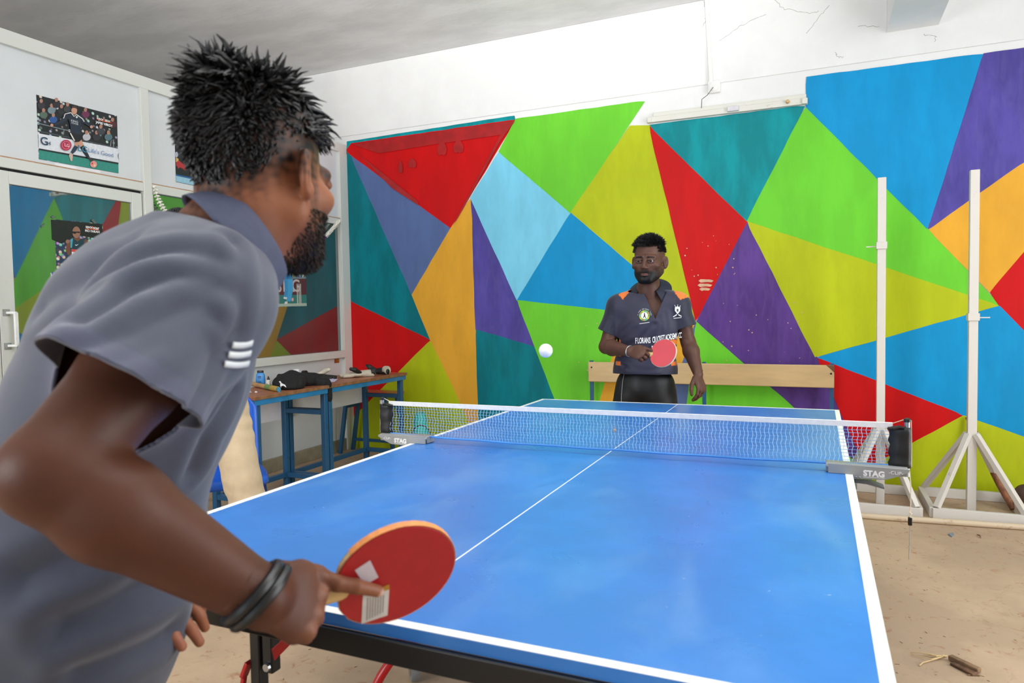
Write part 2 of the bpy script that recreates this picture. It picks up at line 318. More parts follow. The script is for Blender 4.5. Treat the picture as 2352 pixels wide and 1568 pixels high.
fr('glazing_bead', .972, .99, .925, 2.08, x0=-.03, x1=-.004); fr('glazing_bead', 2.94, 2.957, .925, 2.08, x0=-.03, x1=.004)
w1 = struct(obj('window_1', MB().box((XL-.034, .975, .925), (XL-.026, 2.955, 2.08)), M_glass))
door = struct(thing('door_1', None, None, (XL, .45, 0)))
def dr(name, y0, y1, z0, z1, m=M_alu, x0=-.04, x1=-.004): return obj(name, MB().box((XL+x0, y0, z0), (XL+x1, y1, z1)), m, door, bevel=.003)
dr('gap_strip', -.49, .912, 2.066, 2.079, M_gap, -.04, -.02); dr('stile', .012, .092, .01, 2.064); dr('stile', .835, .908, .01, 2.064); dr('top_rail', .092, .835, 1.995, 2.064); dr('bottom_rail', .092, .835, .01, .16)  # black strip put in for the dark of the gap above the door
dr('pane', .092, .835, .16, 1.995, M_glass, -.026, -.02)
dr('stile', -.488, -.42, .01, 2.064); dr('stile', -.06, .008, .01, 2.064); dr('top_rail', -.42, -.06, 1.995, 2.064); dr('bottom_rail', -.42, -.06, .01, .16); dr('pane', -.42, -.06, .16, 1.995, M_glass, -.026, -.02)
hz0, hz1 = 1.108, 1.31; hy = .047
door.rotation_euler.z = .0125
hd = obj('handle', MB().bar((XL+.038, hy+.02, hz0+.01), (XL+.038, hy+.02, hz1-.01), .022, .012, (1, 0, 0)).bar((XL-.004, hy, hz0+.012), (XL+.042, hy+.022, hz0+.012), .02, .014).bar((XL-.004, hy, hz1-.012), (XL+.042, hy+.022, hz1-.012), .02, .014), mat('white_handle', (236, 238, 236), .35), door, bevel=.004)
for z in (hz0+.01, hz1-.01):
    pl = obj('handle_plate', MB().box((XL-.005, hy-.022, z-.018), (XL-.001, hy+.014, z+.018)), mat('steel_plate', (170, 172, 170), .35, metal=.6), door)
# ------------------------------------------------------------------ the table tennis table
TH = .76
M_blue = mat('blue_table_paint', (56, 128, 208), .3, .07, 3, .04, 80, spec=.4)
def dress_table(m):
    N, L, b = nodes(m); tc = N.new('ShaderNodeTexCoord'); src = b.inputs['Base Color'].links[0].from_socket
    for sc, st, lo, hi, c, a in ((5, (1, .5, 1), .5, .75, (110, 162, 216), .45), (14, (1, .35, 1), .7, .76, (24, 80, 152), .7), (40, (1, 1, 1), .74, .78, (225, 232, 240), .7), (2, (1, .4, 1), .45, .7, (46, 114, 196), .4)):
        mp = N.new('ShaderNodeMapping'); mp.inputs['Scale'].default_value = st; L.new(tc.outputs['Object'], mp.inputs[0])
        n = N.new('ShaderNodeTexNoise'); n.inputs['Scale'].default_value = sc; n.inputs['Detail'].default_value = 7; n.inputs['Distortion'].default_value = .6; L.new(mp.outputs[0], n.inputs['Vector'])
        r = N.new('ShaderNodeMapRange'); r.inputs[1].default_value = lo; r.inputs[2].default_value = hi; r.inputs[4].default_value = a; L.new(n.outputs[0], r.inputs[0])
        x = N.new('ShaderNodeMix'); x.data_type = 'RGBA'; L.new(r.outputs[0], x.inputs[0]); L.new(src, x.inputs[6]); x.inputs[7].default_value = lin(c); src = x.outputs[2]
    L.new(src, b.inputs['Base Color'])
    n = N.new('ShaderNodeTexNoise'); n.inputs['Scale'].default_value = 7; n.inputs['Detail'].default_value = 6; L.new(tc.outputs['Object'], n.inputs['Vector']); r = N.new('ShaderNodeMapRange'); r.inputs[3].default_value = .2; r.inputs[4].default_value = .42; L.new(n.outputs[0], r.inputs[0]); L.new(r.outputs[0], b.inputs['Roughness'])
dress_table(M_blue)
M_line = mat('white_line_paint', (246, 248, 244), .4, .03, 10); M_blk = mat('black_steel_frame', (16, 16, 17), .4, .1); M_red = mat('red_enamel', (178, 22, 24), .3, .08); M_grey = mat('grey_rubber', (120, 122, 122), .6); M_steel = mat('zinc_steel', (170, 172, 174), .3, .06, metal=.9)
tt = thing('table_tennis_table', 'large blue table tennis table with white lines and a black frame', 'table', (0, 0, 0))
for s in (-1, 1):
    y0, y1 = sorted((s*.003, s*1.37))
    top = obj('table_top', MB().box((-.7625, y0, TH-.022), (.7625, y1, TH)), M_blue, tt, bevel=.0015)
    e = .0006
    for x in (-1, 1): obj('side_line', MB().box((x*.7625-(.02 if x > 0 else 0)+(0), y0, TH), (x*.7625+(.02 if x < 0 else 0), y1, TH+e)), M_line, top)
    obj('end_line', MB().box((-.7425, s*1.37-(.02 if s > 0 else 0), TH), (.7425, s*1.37+(.02 if s < 0 else 0), TH+e)), M_line, top)
    obj('centre_line', MB().box((-.0015, min(y0, y1)+(.0 if s > 0 else .02), TH), (.0015, max(y0, y1)-(.02 if s > 0 else 0), TH+e)), M_line, top)
    obj('apron', MB().box((-.757, s*1.367-.012, TH-.062), (.757, s*1.367+.0, TH-.0225)), M_blk, tt, bevel=.002)
    obj('apron', MB().box((-.757, s*.06-.012, TH-.062), (.757, s*.06+.012, TH-.0225)), M_blk, tt)
    for x in (-1, 1):
        obj('side_rail', MB().box((x*.745-.012, min(s*.06, s*1.36), TH-.062), (x*.745+.012, max(s*.06, s*1.36), TH-.0225)), M_blk, tt)
        lx = x*.395; ly = s*1.2
        lg = obj('leg', MB().bar((lx-.012, ly, .02), (lx-.012, ly, TH-.0225), .026).bar((lx+.022, ly, .52), (lx+.022, ly, TH-.0225), .026), M_blk, tt, bevel=.003)
        obj('leg_foot', MB().lathe([(.02, 0), (.02, .012), (.013, .02)], (lx-.012, ly, 0), 16), M_grey, lg, smooth=True)
        obj('latch', MB().bar((lx-.028, ly-.012, .535), (lx-.045, ly-.012, .50), .018, .01).bar((lx-.04, ly-.012, .515), (lx-.048, ly-.012, .478), .01), M_red, lg, bevel=.002)
        obj('bolt', MB().lathe([(.009, 0), (.008, .006)], (lx+.024, ly-.014, .535), 10, (0, -1, 0)), M_steel, lg)
        obj('brace', MB().bar((lx+.03, ly+s*.01, .56), (x*.40, s*.5, TH-.05), .012, .03), M_red, tt, bevel=.002)
    # folding undercarriage: red bent tube and two castors
    pts = [(-.62, s*.34, .11), (-.62, s*.36, .2), (-.6, s*.44, .34), (-.5, s*.62, .5), (-.42, s*.78, .62), (-.40, s*.9, TH-.05)]
    for x in (-1, 1):
        obj('folding_tube', MB().tube([(-x*p[0], p[1], p[2]) for p in pts], .014, 10), M_red, tt, smooth=True)
        obj('support_foot', MB().tube([(x*q[0], s*q[1], q[2]) for q in spline([(.61, .34, .14), (.54, .42, .23), (.52, .52, .215), (.555, .575, .14), (.57, .59, .06), (.572, .592, .0145)], 5)], .014, 10), M_red, tt, smooth=True)
        cs = obj('castor', MB().lathe([(.02, -.012), (.05, -.013), (.055, -.006), (.055, .006), (.05, .013), (.02, .012)], (x*.6, s*.30, .055), 24, (.75, .66, 0)), M_grey, tt, smooth=True)
        obj('wheel_hub', MB().lathe([(.0, -.016), (.03, -.016), (.034, -.013), (.034, .013), (.03, .016), (0, .016)], (x*.6, s*.30, .055), 20, (.75, .66, 0)), M_steel, cs, smooth=True)
        obj('castor_fork', MB().box((x*.6-.02, s*.3-.02, .105), (x*.6+.02, s*.3+.02, .118)), M_steel, cs)
for x in (-.62, .62): obj('undercarriage_bar', MB().bar((x, .34, .12), (x, -.34, .12), .026), M_red, tt, bevel=.003)

# ------------------------------------------------------------------ the net
net = thing('table_tennis_net', 'blue mesh net with white top tape clamped across the table', 'net', (0, 0, TH))
M_net = mat('blue_net_cord', (120, 176, 226), .6, .05); M_netw = mat('white_net_cord', (205, 224, 240), .6, .05); M_tape = mat('white_cotton_tape', (240, 238, 236), .8, .03, 60, .2, 200); M_slv = mat('black_nylon_sleeve', (20, 21, 22), .5, .2, 25, .35, 30); M_clamp = mat('grey_painted_clamp', (152, 153, 152), .35, .04)
rr = rnd(3); NX = 140; x0, x1 = -.868, .862
def sag(x, t):     # the mesh billows a little
    return .006*math.sin(x*9+t*3)*math.sin(math.pi*t) + .004*math.sin(x*23)*(1-t)
def nz(x, t): zt = .900 - .002*math.cos(x*2); zb = .782 + .008*abs(x/.87)**3; return zb + (zt-zb)*t
hm = MB(); vm = MB(); ROWS = 11
for j in range(ROWS+1):
    t = j/ROWS; hm.tube([(x0+(x1-x0)*i/56, sag(x0+(x1-x0)*i/56, t), nz(x0+(x1-x0)*i/56, t)+rr.uniform(-.0008, .0008)) for i in range(57)], .0007, 4)
for i in range(NX+1):
    ph = rr.uniform(-.001, .001); xb = x0+(x1-x0)*i/NX
    vm.tube([(xb + .0022*math.sin(j*1.9+xb*14)+ph, sag(xb, j/ROWS)-.0006, nz(xb, j/ROWS)) for j in range(ROWS+1)], .0007, 4)
tag(obj('net_mesh', hm, M_net, net, smooth='all'), kind='stuff'); tag(obj('net_mesh', vm, M_netw, net, smooth='all'), kind='stuff')
tp = MB(); n = 40
for i in range(n+1):
    x = x0-.006+(x1-x0+.012)*i/n; z = .900; w = .0022+.0006*math.sin(i*2.1); tp.v += [(x, -w, z-.001), (x, -w-.001, z+.015), (x, w+.001, z+.0155), (x, w, z-.001)]
tp.f = [(i*4+k, i*4+(k+1) % 4, i*4+4+(k+1) % 4, i*4+4+k) for i in range(n) for k in range(4)] + [(0, 1, 2, 3), (n*4+3, n*4+2, n*4+1, n*4)]
obj('top_tape', tp, M_tape, net, smooth=True)
obj('bottom_band', MB().tube([(x0+(x1-x0)*i/30, sag(x0+(x1-x0)*i/30, 0)-.001, nz(x0+(x1-x0)*i/30, 0)-.001) for i in range(31)], .004, 6), mat('blue_net_band', (74, 146, 220), .6), net, smooth=True)
for s in (-1, 1):
    px = s*.905
    po = obj('post', MB().tube([(px, 0, .76), (px, 0, .922)], .0075, 14), M_steel, net, smooth=True)
    obj('post_cap', MB().lathe([(.0095, 0), (.0095, .008), (.006, .011)], (px, 0, .919), 14), M_blk, po, smooth=True)
    sl = MB(); rows = 9
    for i in range(rows+1):      # crumpled sleeve round post and net end
        z = .785+.118*i/rows; a = .010+.0022*math.sin(i*1.7+s); inner = px-s*(.046+.003*math.sin(i*2.3))
        sl.v += [(px+s*.009, -a*.5, z), (px, -a, z), (px-s*.022, -a*.75+.002*math.sin(i*2.9), z), (inner, -.004, z), (inner, .004, z), (px-s*.022, a*.75, z), (px, a, z), (px+s*.009, a*.5, z)]
    sl.f = [(i*8+k, i*8+(k+1) % 8, i*8+8+(k+1) % 8, i*8+8+k) for i in range(rows) for k in range(8)]
    sv = obj('end_sleeve', sl, M_slv, net, smooth='all', solid=.0015)
    obj('sleeve_ruffle', MB().tube([(px-s*.05, -.004, .897), (px-s*.036, -.011, .901), (px-s*.02, -.009, .905), (px-s*.008, -.011, .902)], [.004, .006, .005, .003], 8), M_slv, sv, smooth=True)
    obj('tension_cord', MB().tube([(px-s*.04, 0, .912), (px-s*.004, 0, .927), (px+s*.010, 0, .924), (px+s*.011, -.002, .86), (px+s*.011, -.004, .79)], .0012, 6), mat('cream_cord', (226, 212, 188), .8), net, smooth=True)
    # clamp: rail on the table and name plate under it
    P = [(.696, .790), (.908, .786), (.911, .779), (.878, .763), (.850, .752), (.772, .7485), (.7635, .7485), (.7635, .7607), (.696, .7607)]
    plate = MB(); plate.prism([(s*x, -.03, z) for x, z in P], (0, .005, 0))
    cl = obj('clamp', plate, M_clamp, net, bevel=.001)
    obj('clamp_rail', MB().prism([(s*.69, y, z) for y, z in ((-.0305, .7785), (-.029, .787), (-.02, .7895), (.02, .7895), (.028, .784), (.028, .762), (-.02, .762), (-.024, .7785))], (s*.215, 0, 0)), M_clamp, cl, bevel=.002)
    obj('clamp_lever', MB().prism([(s*x, -.024, z) for x, z in ((.768, .745), (.80, .7455), (.846, .728), (.846, .722), (.80, .733), (.768, .735))], (0, .04, 0)), mat('dark_grey_lever', (104, 106, 106), .35), cl, bevel=.001)
    obj('clamp_jaw', MB().box((min(s*.70, s*.775), -.026, .715), (max(s*.70, s*.775), .026, .735)), M_clamp, cl, bevel=.002)
    for x in (.771, .7805): obj('rivet', MB().ball((s*x, -.0305, .7545), .0026, 10, 6), M_steel, cl, smooth=True)
    M_prt = mat('white_print', (244, 244, 244), .5)
    tx = .818 if s > 0 else -.807; cx = .8745 if s > 0 else -.868
    text('lettering', 'STAG', .0225, M_prt, cl, (tx, -.0305, .7665), (1, 0, -.02), (0, 0, 1), sx=1.0, bold=.0011)
    obj('lettering_rule', MB().box((tx-.028, -.0306, .7555), (tx+.028, -.0300, .7567)), M_prt, cl)
    text('lettering', '-CLIP-', .0125, M_prt, cl, (cx, -.0305, .7735), (1, 0, -.02), (0, 0, 1), sx=1.15)
ck = thing('net_tension_chain', 'cream cord with black toggle and small bead chain hanging below the net clamp', 'cord', (.911, -.03, .50))
dz = lambda z: (.9115, -.036, z)
obj('cord', MB().tube([(.908, -.036, .782), dz(.74), dz(.70), (.9105, -.036, .655)], .0016, 6), mat('cream_cord', (226, 212, 188), .8), ck, smooth=True)
obj('cord_knot', MB().tube([(.911, -.036, .672), (.907, -.038, .665), (.914, -.034, .66), (.908, -.037, .653), (.914, -.036, .648)], .0022, 6), mat('cream_cord', (226, 212, 188), .8), ck, smooth=True)
obj('toggle', MB().box((.905, -.041, .627), (.9155, -.031, .650)), M_blk, ck, bevel=.002)
bc = MB()
for i in range(26): bc.ball((.9105-.0001*i, -.036, .624-.0038*i), .0016, 6, 4)
tag(obj('bead_chain', bc, M_steel, ck, smooth='all'), kind='stuff')
lint = on_y(1412, 988, -.012)
tag(obj('lint_tuft', MB().ball(lint, .006, 8, 6, (1, .6, 1.1)).tube([lint, lint+np.array((.003, 0, .009)), lint+np.array((-.004, 0, .014))], .0007, 4), mat('grey_lint', (176, 160, 150), .9), bevel=0), 'tiny grey lint tuft caught in the net mesh', 'lint')

# ---- the ball in flight
bpos = on_y(1253.5, 805, -.43)
tag(obj('table_tennis_ball', MB().ball(bpos, .02, 28, 18), mat('white_celluloid', (250, 250, 248), .35, .01), smooth='all'), 'small white ball in mid air above the net', 'ball')

# ------------------------------------------------------------------ bench against the mural
M_bp = mat('blue_painted_steel', (34, 88, 128), .4, .15, 12, .05, 60, c2=(52, 62, 72), fac=(.6, .75)); M_plank = mat('beige_laminate_plank', (206, 176, 128), .35, .06, 3, stretch=(1, 6, 6))
bn = thing('bench', 'long bench with beige backrest plank and blue steel posts along the mural', 'bench', (-.1, 2.85, 0))
zt, zb = .853, .696
pk = obj('backrest', MB().prism([(-.985, 2.93, zb), (.772, 2.93, zb), (.772, 2.93, zt), (-.985, 2.93, zt)], (0, .02, 0)), M_plank, bn, bevel=.006)
for px, py in ((-.955, .81), (-.11, .80), (.752, .795)):
    obj('bolt_head', MB().lathe([(.007, 0), (.006, .003)], (px, 2.93, py), 10, (0, -1, 0)), M_blk, pk)
obj('plank_chip', MB().prism([(.772, 2.9285, zt), (.772, 2.9285, zt-.05), (.722, 2.9285, zt)], (0, .002, 0)), mat('chipped_wood', (120, 84, 52), .8, .2, 40), pk)
for x in (-.965, -.10, .757):
    obj('back_post', MB().bar((x, 2.965, 0), (x, 2.965, .862), .025), M_bp, bn); obj('leg', MB().bar((x, 2.68, 0), (x, 2.68, .435), .025), M_bp, bn); obj('cross_rail', MB().bar((x, 2.68, .42), (x, 2.965, .42), .025), M_bp, bn)
obj('seat', MB().box((-.985, 2.65, .4355), (.772, 2.95, .458)), M_plank, bn, bevel=.004)

# ------------------------------------------------------------------ desks by the partition
M_desk = mat('brown_desk_laminate', (150, 88, 60), .35, .12, 5, stretch=(6, 1, 1), c2=(176, 112, 80)); M_edge = mat('raw_wood_edge', (140, 98, 62), .7, .2, 20)
M_mod = mat('grey_white_board', (226, 226, 232), .5, .04)
def desk(y0, y1, label, ys):
    t = thing('desk', label, 'desk', (-2.75, (y0+y1)/2, 0), 'brown topped school desks'); xf, xb = -2.52, -2.98; zt = .757
    tp = obj('desk_top', MB().box((xb, y0, zt-.022), (xf, y1, zt)), M_desk, t, bevel=.002); obj('edge_strip', MB().box((xf, y0, zt-.022), (xf+.004, y1, zt-.001)), M_edge, tp)
    for x in (xf-.02, xb+.04): obj('edge_rail', MB().bar((x, y0+.01, zt-.04), (x, y1-.01, zt-.04), .035), mat('bright_blue_steel', (38, 122, 176), .4, .12, 12), t, bevel=.002)
    for y in ys:
        for x in (xf-.03, xb+.07): obj('leg', MB().bar((x, y, 0), (x, y, zt-.057), .038), M_bp, t, bevel=.003)
        obj('end_rung', MB().bar((xf-.05, y, .565), (xb+.09, y, .565), .034), M_bp, t, bevel=.003); obj('foot_rung', MB().bar((xf-.05, y, .09), (xb+.09, y, .09), .034), M_bp, t, bevel=.003)
    obj('modesty_panel', MB().box((xb+.045, ys[0]+.02, .50), (xb+.053, ys[-1]-.02, .70)), M_mod, t)
    for x in (xb+.07, xf-.03): obj('stretcher', MB().bar((x, ys[0]+.02, .09), (x, ys[-1]-.02, .09), .034), M_bp, t, bevel=.003)
    return t
desk(1.70, 2.72, 'brown topped blue steel desk in the corner by the mural, holding gloves', (1.7215, 2.66))
desk(.98, 1.694, 'brown topped blue steel desk nearer the camera, holding a blue bottle', (1.02, 1.674))
st = thing('stool', 'low wooden topped blue steel stool behind the corner desk', 'stool', (-3.0, 2.88, 0))
obj('seat', MB().box((-3.26, 2.75, .54), (-2.74, 3.02, .562)), M_desk, st, bevel=.002)
for x, xx in ((-3.2, -3.29), (-2.8, -2.71)):
    for y in (2.79, 2.98): obj('leg', MB().bar((xx, y, 0), (x, y, .54), .03), M_bp, st)
    obj('end_rung', MB().bar(((x*.8+xx*.2), 2.79, .43), ((x*.8+xx*.2), 2.98, .43), .025), M_bp, st)
obj('stretcher', MB().bar((-3.27, 2.98, .1), (-2.73, 2.98, .1), .025), M_bp, st)

# ---- teal marker cone and the wire hoop beside it
cn = thing('training_cone', 'teal plastic training cone standing on the floor behind the net', 'cone', (-2.385, 2.7, 0)); M_teal = mat('teal_plastic', (40, 186, 170), .35, .05)
obj('cone_body', MB().lathe([(.115, .018), (.108, .03), (.045, .41), (.04, .422), (.03, .424), (.028, .41)], (-2.385, 2.7, 0), 32), M_teal, cn, smooth=True); obj('cone_base', MB().box((-2.515, 2.57, 0), (-2.255, 2.83, .02)), M_teal, cn, bevel=.006)
H = [on_y(943, 1030, 2.5), on_y(945, 995, 2.5), on_y(952, 983, 2.5), on_y(964, 976, 2.5), on_y(975, 978, 2.5), on_y(984, 986, 2.5), on_y(990, 1000, 2.5)]
H = [(-2.39, 2.5, .004)] + [tuple(h) for h in H] + [(-2.14, 2.5, .004)]
tag(obj('wire_hoop', MB().tube(H, .005, 8), mat('brown_wire', (82, 58, 44), .6), smooth=True), 'thin brown bent wire standing in front of the teal cone', 'wire')

# ------------------------------------------------------------------ high jump stands, crossbar, pole, shot
M_wp = mat('chipped_white_steel', (216, 210, 202), .45, .04, 14, .06, 50, c2=(150, 112, 86), fac=(.66, .76))
def stand(label, cx, pegz, pegdir, corner):
    t = thing('high_jump_stand', label, 'high jump stand', (cx, 2.62, 0), 'high jump stands'); x0, x1, y0, y1 = corner
    ht = 2.047
    up = obj('upright', MB().bar((cx, 2.62, .006), (cx, 2.62, ht), .048, .042), M_wp, t, bevel=.003)
    for a, b in (((x0, y0), (x1, y0)), ((x1, y0), (x1, y1)), ((x1, y1), (x0, y1)), ((x0, y1), (x0, y0))):
        obj('base_rail', MB().bar((a[0], a[1], .031), (b[0], b[1], .031), .03, .06), M_wp, t, bevel=.002)
    zj = .475
    for x, y in ((x0+.02, y0), (x1-.02, y0), (x0+.02, y1), (x1-.02, y1)):
        obj('brace', MB().bar((x, y, .062), (cx+(.02 if x > cx else -.02), 2.62+(-.02 if y < 2.62 else .02), zj), .032, .028), M_wp, t, bevel=.002)
    cl = obj('slider', MB().box((cx-.03, 2.59, pegz-.022), (cx+.03, 2.65, pegz+.022)), M_wp, t, bevel=.002)
    obj('peg', MB().bar((cx+pegdir*.03, 2.62, pegz-.004), (cx+pegdir*.085, 2.62, pegz-.004), .012, .006), M_wp, cl)
    return t
stand('white steel high jump stand partly behind the net end', 1.03, 1.628, -1, (.80, 1.222, 2.375, 2.915))
stand('white steel high jump stand standing free of the net, nearest the brown ball', 1.517, 1.178, 1, (1.29, 1.765, 2.41, 2.93))
tag(obj('crossbar_pole', MB().tube([(.55, 2.245, .017), (1.0, 2.253, .017), (2.6, 2.40, .017)], .017, 16), mat('rusty_cream_pipe', (206, 186, 158), .5, .06, 20, c2=(150, 110, 78), fac=(.6, .8)), smooth=True), 'rusty cream pipe lying on the floor before the stands', 'pole')
a, b = Vector((1.562, 3.04, .515)), Vector((1.745, 2.70, .019))
tag(obj('wooden_stick', MB().tube([a+(b-a)*t+Vector((.006*math.sin(t*7), 0, 0)) for t in np.linspace(0, 1, 9)], [.011, .014, .017, .018, .019, .019, .02, .02, .019], 12), mat('brown_wood_stick', (150, 96, 62), .6, .15, 8, .2, 40, stretch=(4, 4, 1), c2=(112, 66, 40)), smooth=True), 'brown wooden stick leaning against the mural behind the stands', 'stick')
tag(obj('shot_ball', MB().ball((1.855, 2.9, .065), .065, 28, 18), mat('brown_rusty_iron', (88, 64, 50), .7, .2, 12, .2, 40), smooth='all'), 'dark brown iron ball on the floor at the right edge', 'ball')

# ---- litter on the floor
M_tw = mat('pale_twig', (206, 178, 128), .8); M_bk = mat('broken_wood', (132, 104, 76), .85, .2, 30, .4, 60)
def flo(px, py, z=.004): return on_z(px, py, z)
tw = thing('dried_twig', 'pale dried twig lying on the floor beside the broken wood', 'twig', tuple(flo(2140, 1505, 0)))
obj('stem', MB().tube([flo(2175, 1506), flo(2150, 1506, .012), flo(2120, 1502)], [.003, .003, .001], 6).tube([flo(2160, 1507, .006), flo(2125, 1499, .016), flo(2092, 1498)], .0014, 5).tube([flo(2165, 1507, .006), flo(2140, 1513, .012), flo(2092, 1503)], .0014, 5), M_tw, tw, smooth=True)
obj('side_shoot', MB().tube([flo(2168, 1503, .006), flo(2165, 1508, .01), flo(2120, 1521, .006), flo(2112, 1528)], .002, 5), M_tw, tw, smooth=True)
bw = thing('broken_wood', 'splintered piece of brown wood on the floor at lower right', 'wood', tuple(flo(2212, 1528, 0)))
obj('splinter', MB().bar(flo(2182, 1508, .012), flo(2250, 1540, .012), .022, .016), M_bk, bw, bevel=.003); obj('bark', MB().bar(flo(2188, 1522, .006), flo(2240, 1548, .006), .028, .008), mat('dark_bark', (104, 76, 54), .9, .3, 40, .5, 60), bw, bevel=.002); obj('splinter', MB().bar(flo(2222, 1549, .003), flo(2250, 1551, .003), .004), M_bk, bw)
tag(obj('grey_chip', MB().prism([flo(2178, 1228, 0), flo(2186, 1234, 0), flo(2191, 1229, 0), flo(2190, 1225, 0), flo(2181, 1226, 0)], (0, 0, .006)), mat('grey_plastic_chip', (128, 140, 152), .5)), 'small grey plastic chip on the floor near the pipe', 'chip')
tag(obj('curled_leaf', MB().tube([flo(2244, 1227), flo(2250, 1229, .01), flo(2253, 1235)], [.002, .004, .001], 6), mat('dry_leaf', (120, 92, 62), .9)), 'tiny curled dry leaf on the floor near the grey chip', 'leaf')
straw = MB(); r = rnd(8)
for k in range(260):
    x, y = r.uniform(.85, 3), r.uniform(-.2, 2.2); a = r.uniform(0, 6.28); l = r.uniform(.003, .016); straw.bar((x, y, .0010), (x+l*math.cos(a), y+l*math.sin(a), .0010), .0011, .0011)
for k in range(150):
    x, y = r.uniform(-1.3, .5), r.uniform(-1.6, .4); a = r.uniform(0, 6.28); l = r.uniform(.004, .02); straw.bar((x, y, .0012), (x+l*math.cos(a), y+l*math.sin(a), .0012), .0014, .0014)
tag(obj('floor_grit', straw, mat('dark_grit', (126, 98, 72), .9, .3, 60)), 'scattered bits of straw and grit over the dusty floor', 'grit', kind='stuff')
# ------------------------------------------------------------------ posters on the partition (flat printed sheets)
def crowd_mat(name, base, scale, sat, thr):
    m = bpy.data.materials.new(name); m.use_nodes = True; N, L, b = nodes(m); b.inputs['Roughness'].default_value = .35
    tc = N.new('ShaderNodeTexCoord'); v = N.new('ShaderNodeTexVoronoi'); v.inputs['Scale'].default_value = scale; L.new(tc.outputs['Object'], v.inputs['Vector'])
    h = N.new('ShaderNodeHueSaturation'); h.inputs['Saturation'].default_value = sat; h.inputs['Value'].default_value = .75; L.new(v.outputs['Color'], h.inputs['Color'])
    r = N.new('ShaderNodeMapRange'); r.inputs[1].default_value = thr; r.inputs[2].default_value = thr*.55; L.new(v.outputs['Distance'], r.inputs[0])
    x = N.new('ShaderNodeMix'); x.data_type = 'RGBA'; L.new(r.outputs[0], x.inputs[0]); x.inputs[6].default_value = lin(base); L.new(h.outputs[0], x.inputs[7]); L.new(x.outputs[2], b.inputs['Base Color']); return m
class Poster:
    def __init__(s, name, label, X, crop, quad, m):
        s.X = X; s.ox, s.oy, s.k = crop; s.n = 0
        P = [s.p(*q) for q in quad]; s.t = thing(name, label, 'poster', tuple((P[0]+P[2])/2*np.array((1, 1, 0))+np.array((0, 0, min(q[2] for q in P)))))
        s.mpp = (s.p(quad[0][0]+10, quad[0][1])[1]-s.p(*quad[0])[1])/10
        obj('paper_sheet', MB().prism(P, (.0012, 0, 0)), m, s.t); s.n = 1
    def p(s, x, y, d=0): return on_x(s.ox+x/s.k, s.oy+y/s.k, s.X)+np.array((d, 0, 0))
    def poly(s, name, pts, c, rough=.4):
        s.n += 1; d = .0012+.00012*s.n
        return obj(name, MB().add([s.p(x, y, d) for x, y in pts], [tuple(range(len(pts)))]), mat('print_%d_%d_%d' % c, c, rough, .05, 60), s.t)
    def disc(s, name, x, y, r, c, ry=None): return s.poly(name, [(x+r*math.cos(a), y+(ry or r)*math.sin(a)) for a in np.linspace(0, 2*math.pi, 19)[:-1]], c)
    def limb(s, name, pts, w, c):
        L, R = [], []
        for i, (x, y) in enumerate(pts):
            a, b = pts[max(i-1, 0)], pts[min(i+1, len(pts)-1)]; t = np.array((b[0]-a[0], b[1]-a[1]), float); t /= np.linalg.norm(t); ww = w[i] if hasattr(w, '__len__') else w
            L.append((x-t[1]*ww/2, y+t[0]*ww/2)); R.append((x+t[1]*ww/2, y-t[0]*ww/2))
        return s.poly(name, L+R[::-1], c)
    def text(s, body, x, y, px, c, sx=1, shear=0, bold=0):
        s.n += 1; return text('lettering', body, px*s.mpp*1.25, mat('print_%d_%d_%d' % c, c, .4, .05, 60), s.t, s.p(x, y, .0012+.00012*s.n), (0, 1, 0), (0, 0, 1), .0001, sx=sx, shear=shear, bold=bold*s.mpp)
SK, SKB, NV = (204, 150, 126), (112, 72, 54), (28, 40, 58)
p = Poster('wall_poster', 'landscape poster of a footballer in black kit on the upper panel', XL-.0218, (0, 60, 3.733), [(332,1140),(1016,1262),(1002,770),(310,587)], crowd_mat('dark_crowd_print', (22, 28, 32), 34, .35, .35))
p.poly('turf', [(332,1138),(1014,1260),(1014,1180),(332,1058)], (48, 140, 126)); p.poly('banner', [(330,1048),(1014,1172),(1009,1048),(326,918)], (222, 226, 232)); p.poly('banner_shadow', [(332,1062),(1014,1186),(1014,1170),(332,1047)], (26, 40, 40))
p.limb('railing', [(322,832),(560,890),(620,900)], 8, (120, 130, 136)); p.limb('railing', [(548,890),(540,930)], 8, (120, 130, 136)); p.limb('railing', [(322,900),(600,955),(1006,1046)], 9, (70, 78, 84)); p.limb('railing', [(946,1030),(950,985),(972,972),(972,1036)], 6, (150, 160, 164))
for x, y, c in ((455, 780, (40, 84, 150)), (440, 700, (120, 140, 148)), (525, 705, (40, 40, 46)), (730, 735, (110, 40, 80)), (740, 930, (190, 190, 196)), (825, 930, (44, 44, 52)), (350, 660, (50, 46, 52)), (370, 740, (84, 104, 92)), (480, 650, (44, 40, 48)), (575, 690, (58, 60, 64)), (860, 880, (60, 62, 70)), (925, 930, (80, 110, 120)), (960, 820, (84, 34, 40))):
    p.disc('spectator', x, y+22, 34, c, 30); p.disc('spectator_face', x, y-18, 14, (176, 128, 110), 18)
p.limb('leg', [(655,985),(655,1035)], [44, 34], SK); p.limb('sock', [(650,1030),(632,1060),(606,1095)], [34, 34, 22], (40, 56, 76)); p.poly('boot', [(598,1080),(620,1100),(614,1158),(600,1156),(586,1110)], (200, 176, 160))
p.limb('leg', [(668,975),(700,1035)], [46, 36], SK); p.limb('sock', [(696,1030),(725,1080),(755,1130)], [36, 32, 22], (24, 34, 44)); p.poly('boot', [(748,1122),(775,1130),(800,1158),(770,1160)], (60, 50, 50)); p.disc('ball', 797, 1185, 29, (226, 150, 140)); p.disc('ball_spot', 785, 1178, 8, (200, 60, 70)); p.disc('ball_spot', 806, 1195, 9, (236, 206, 170))
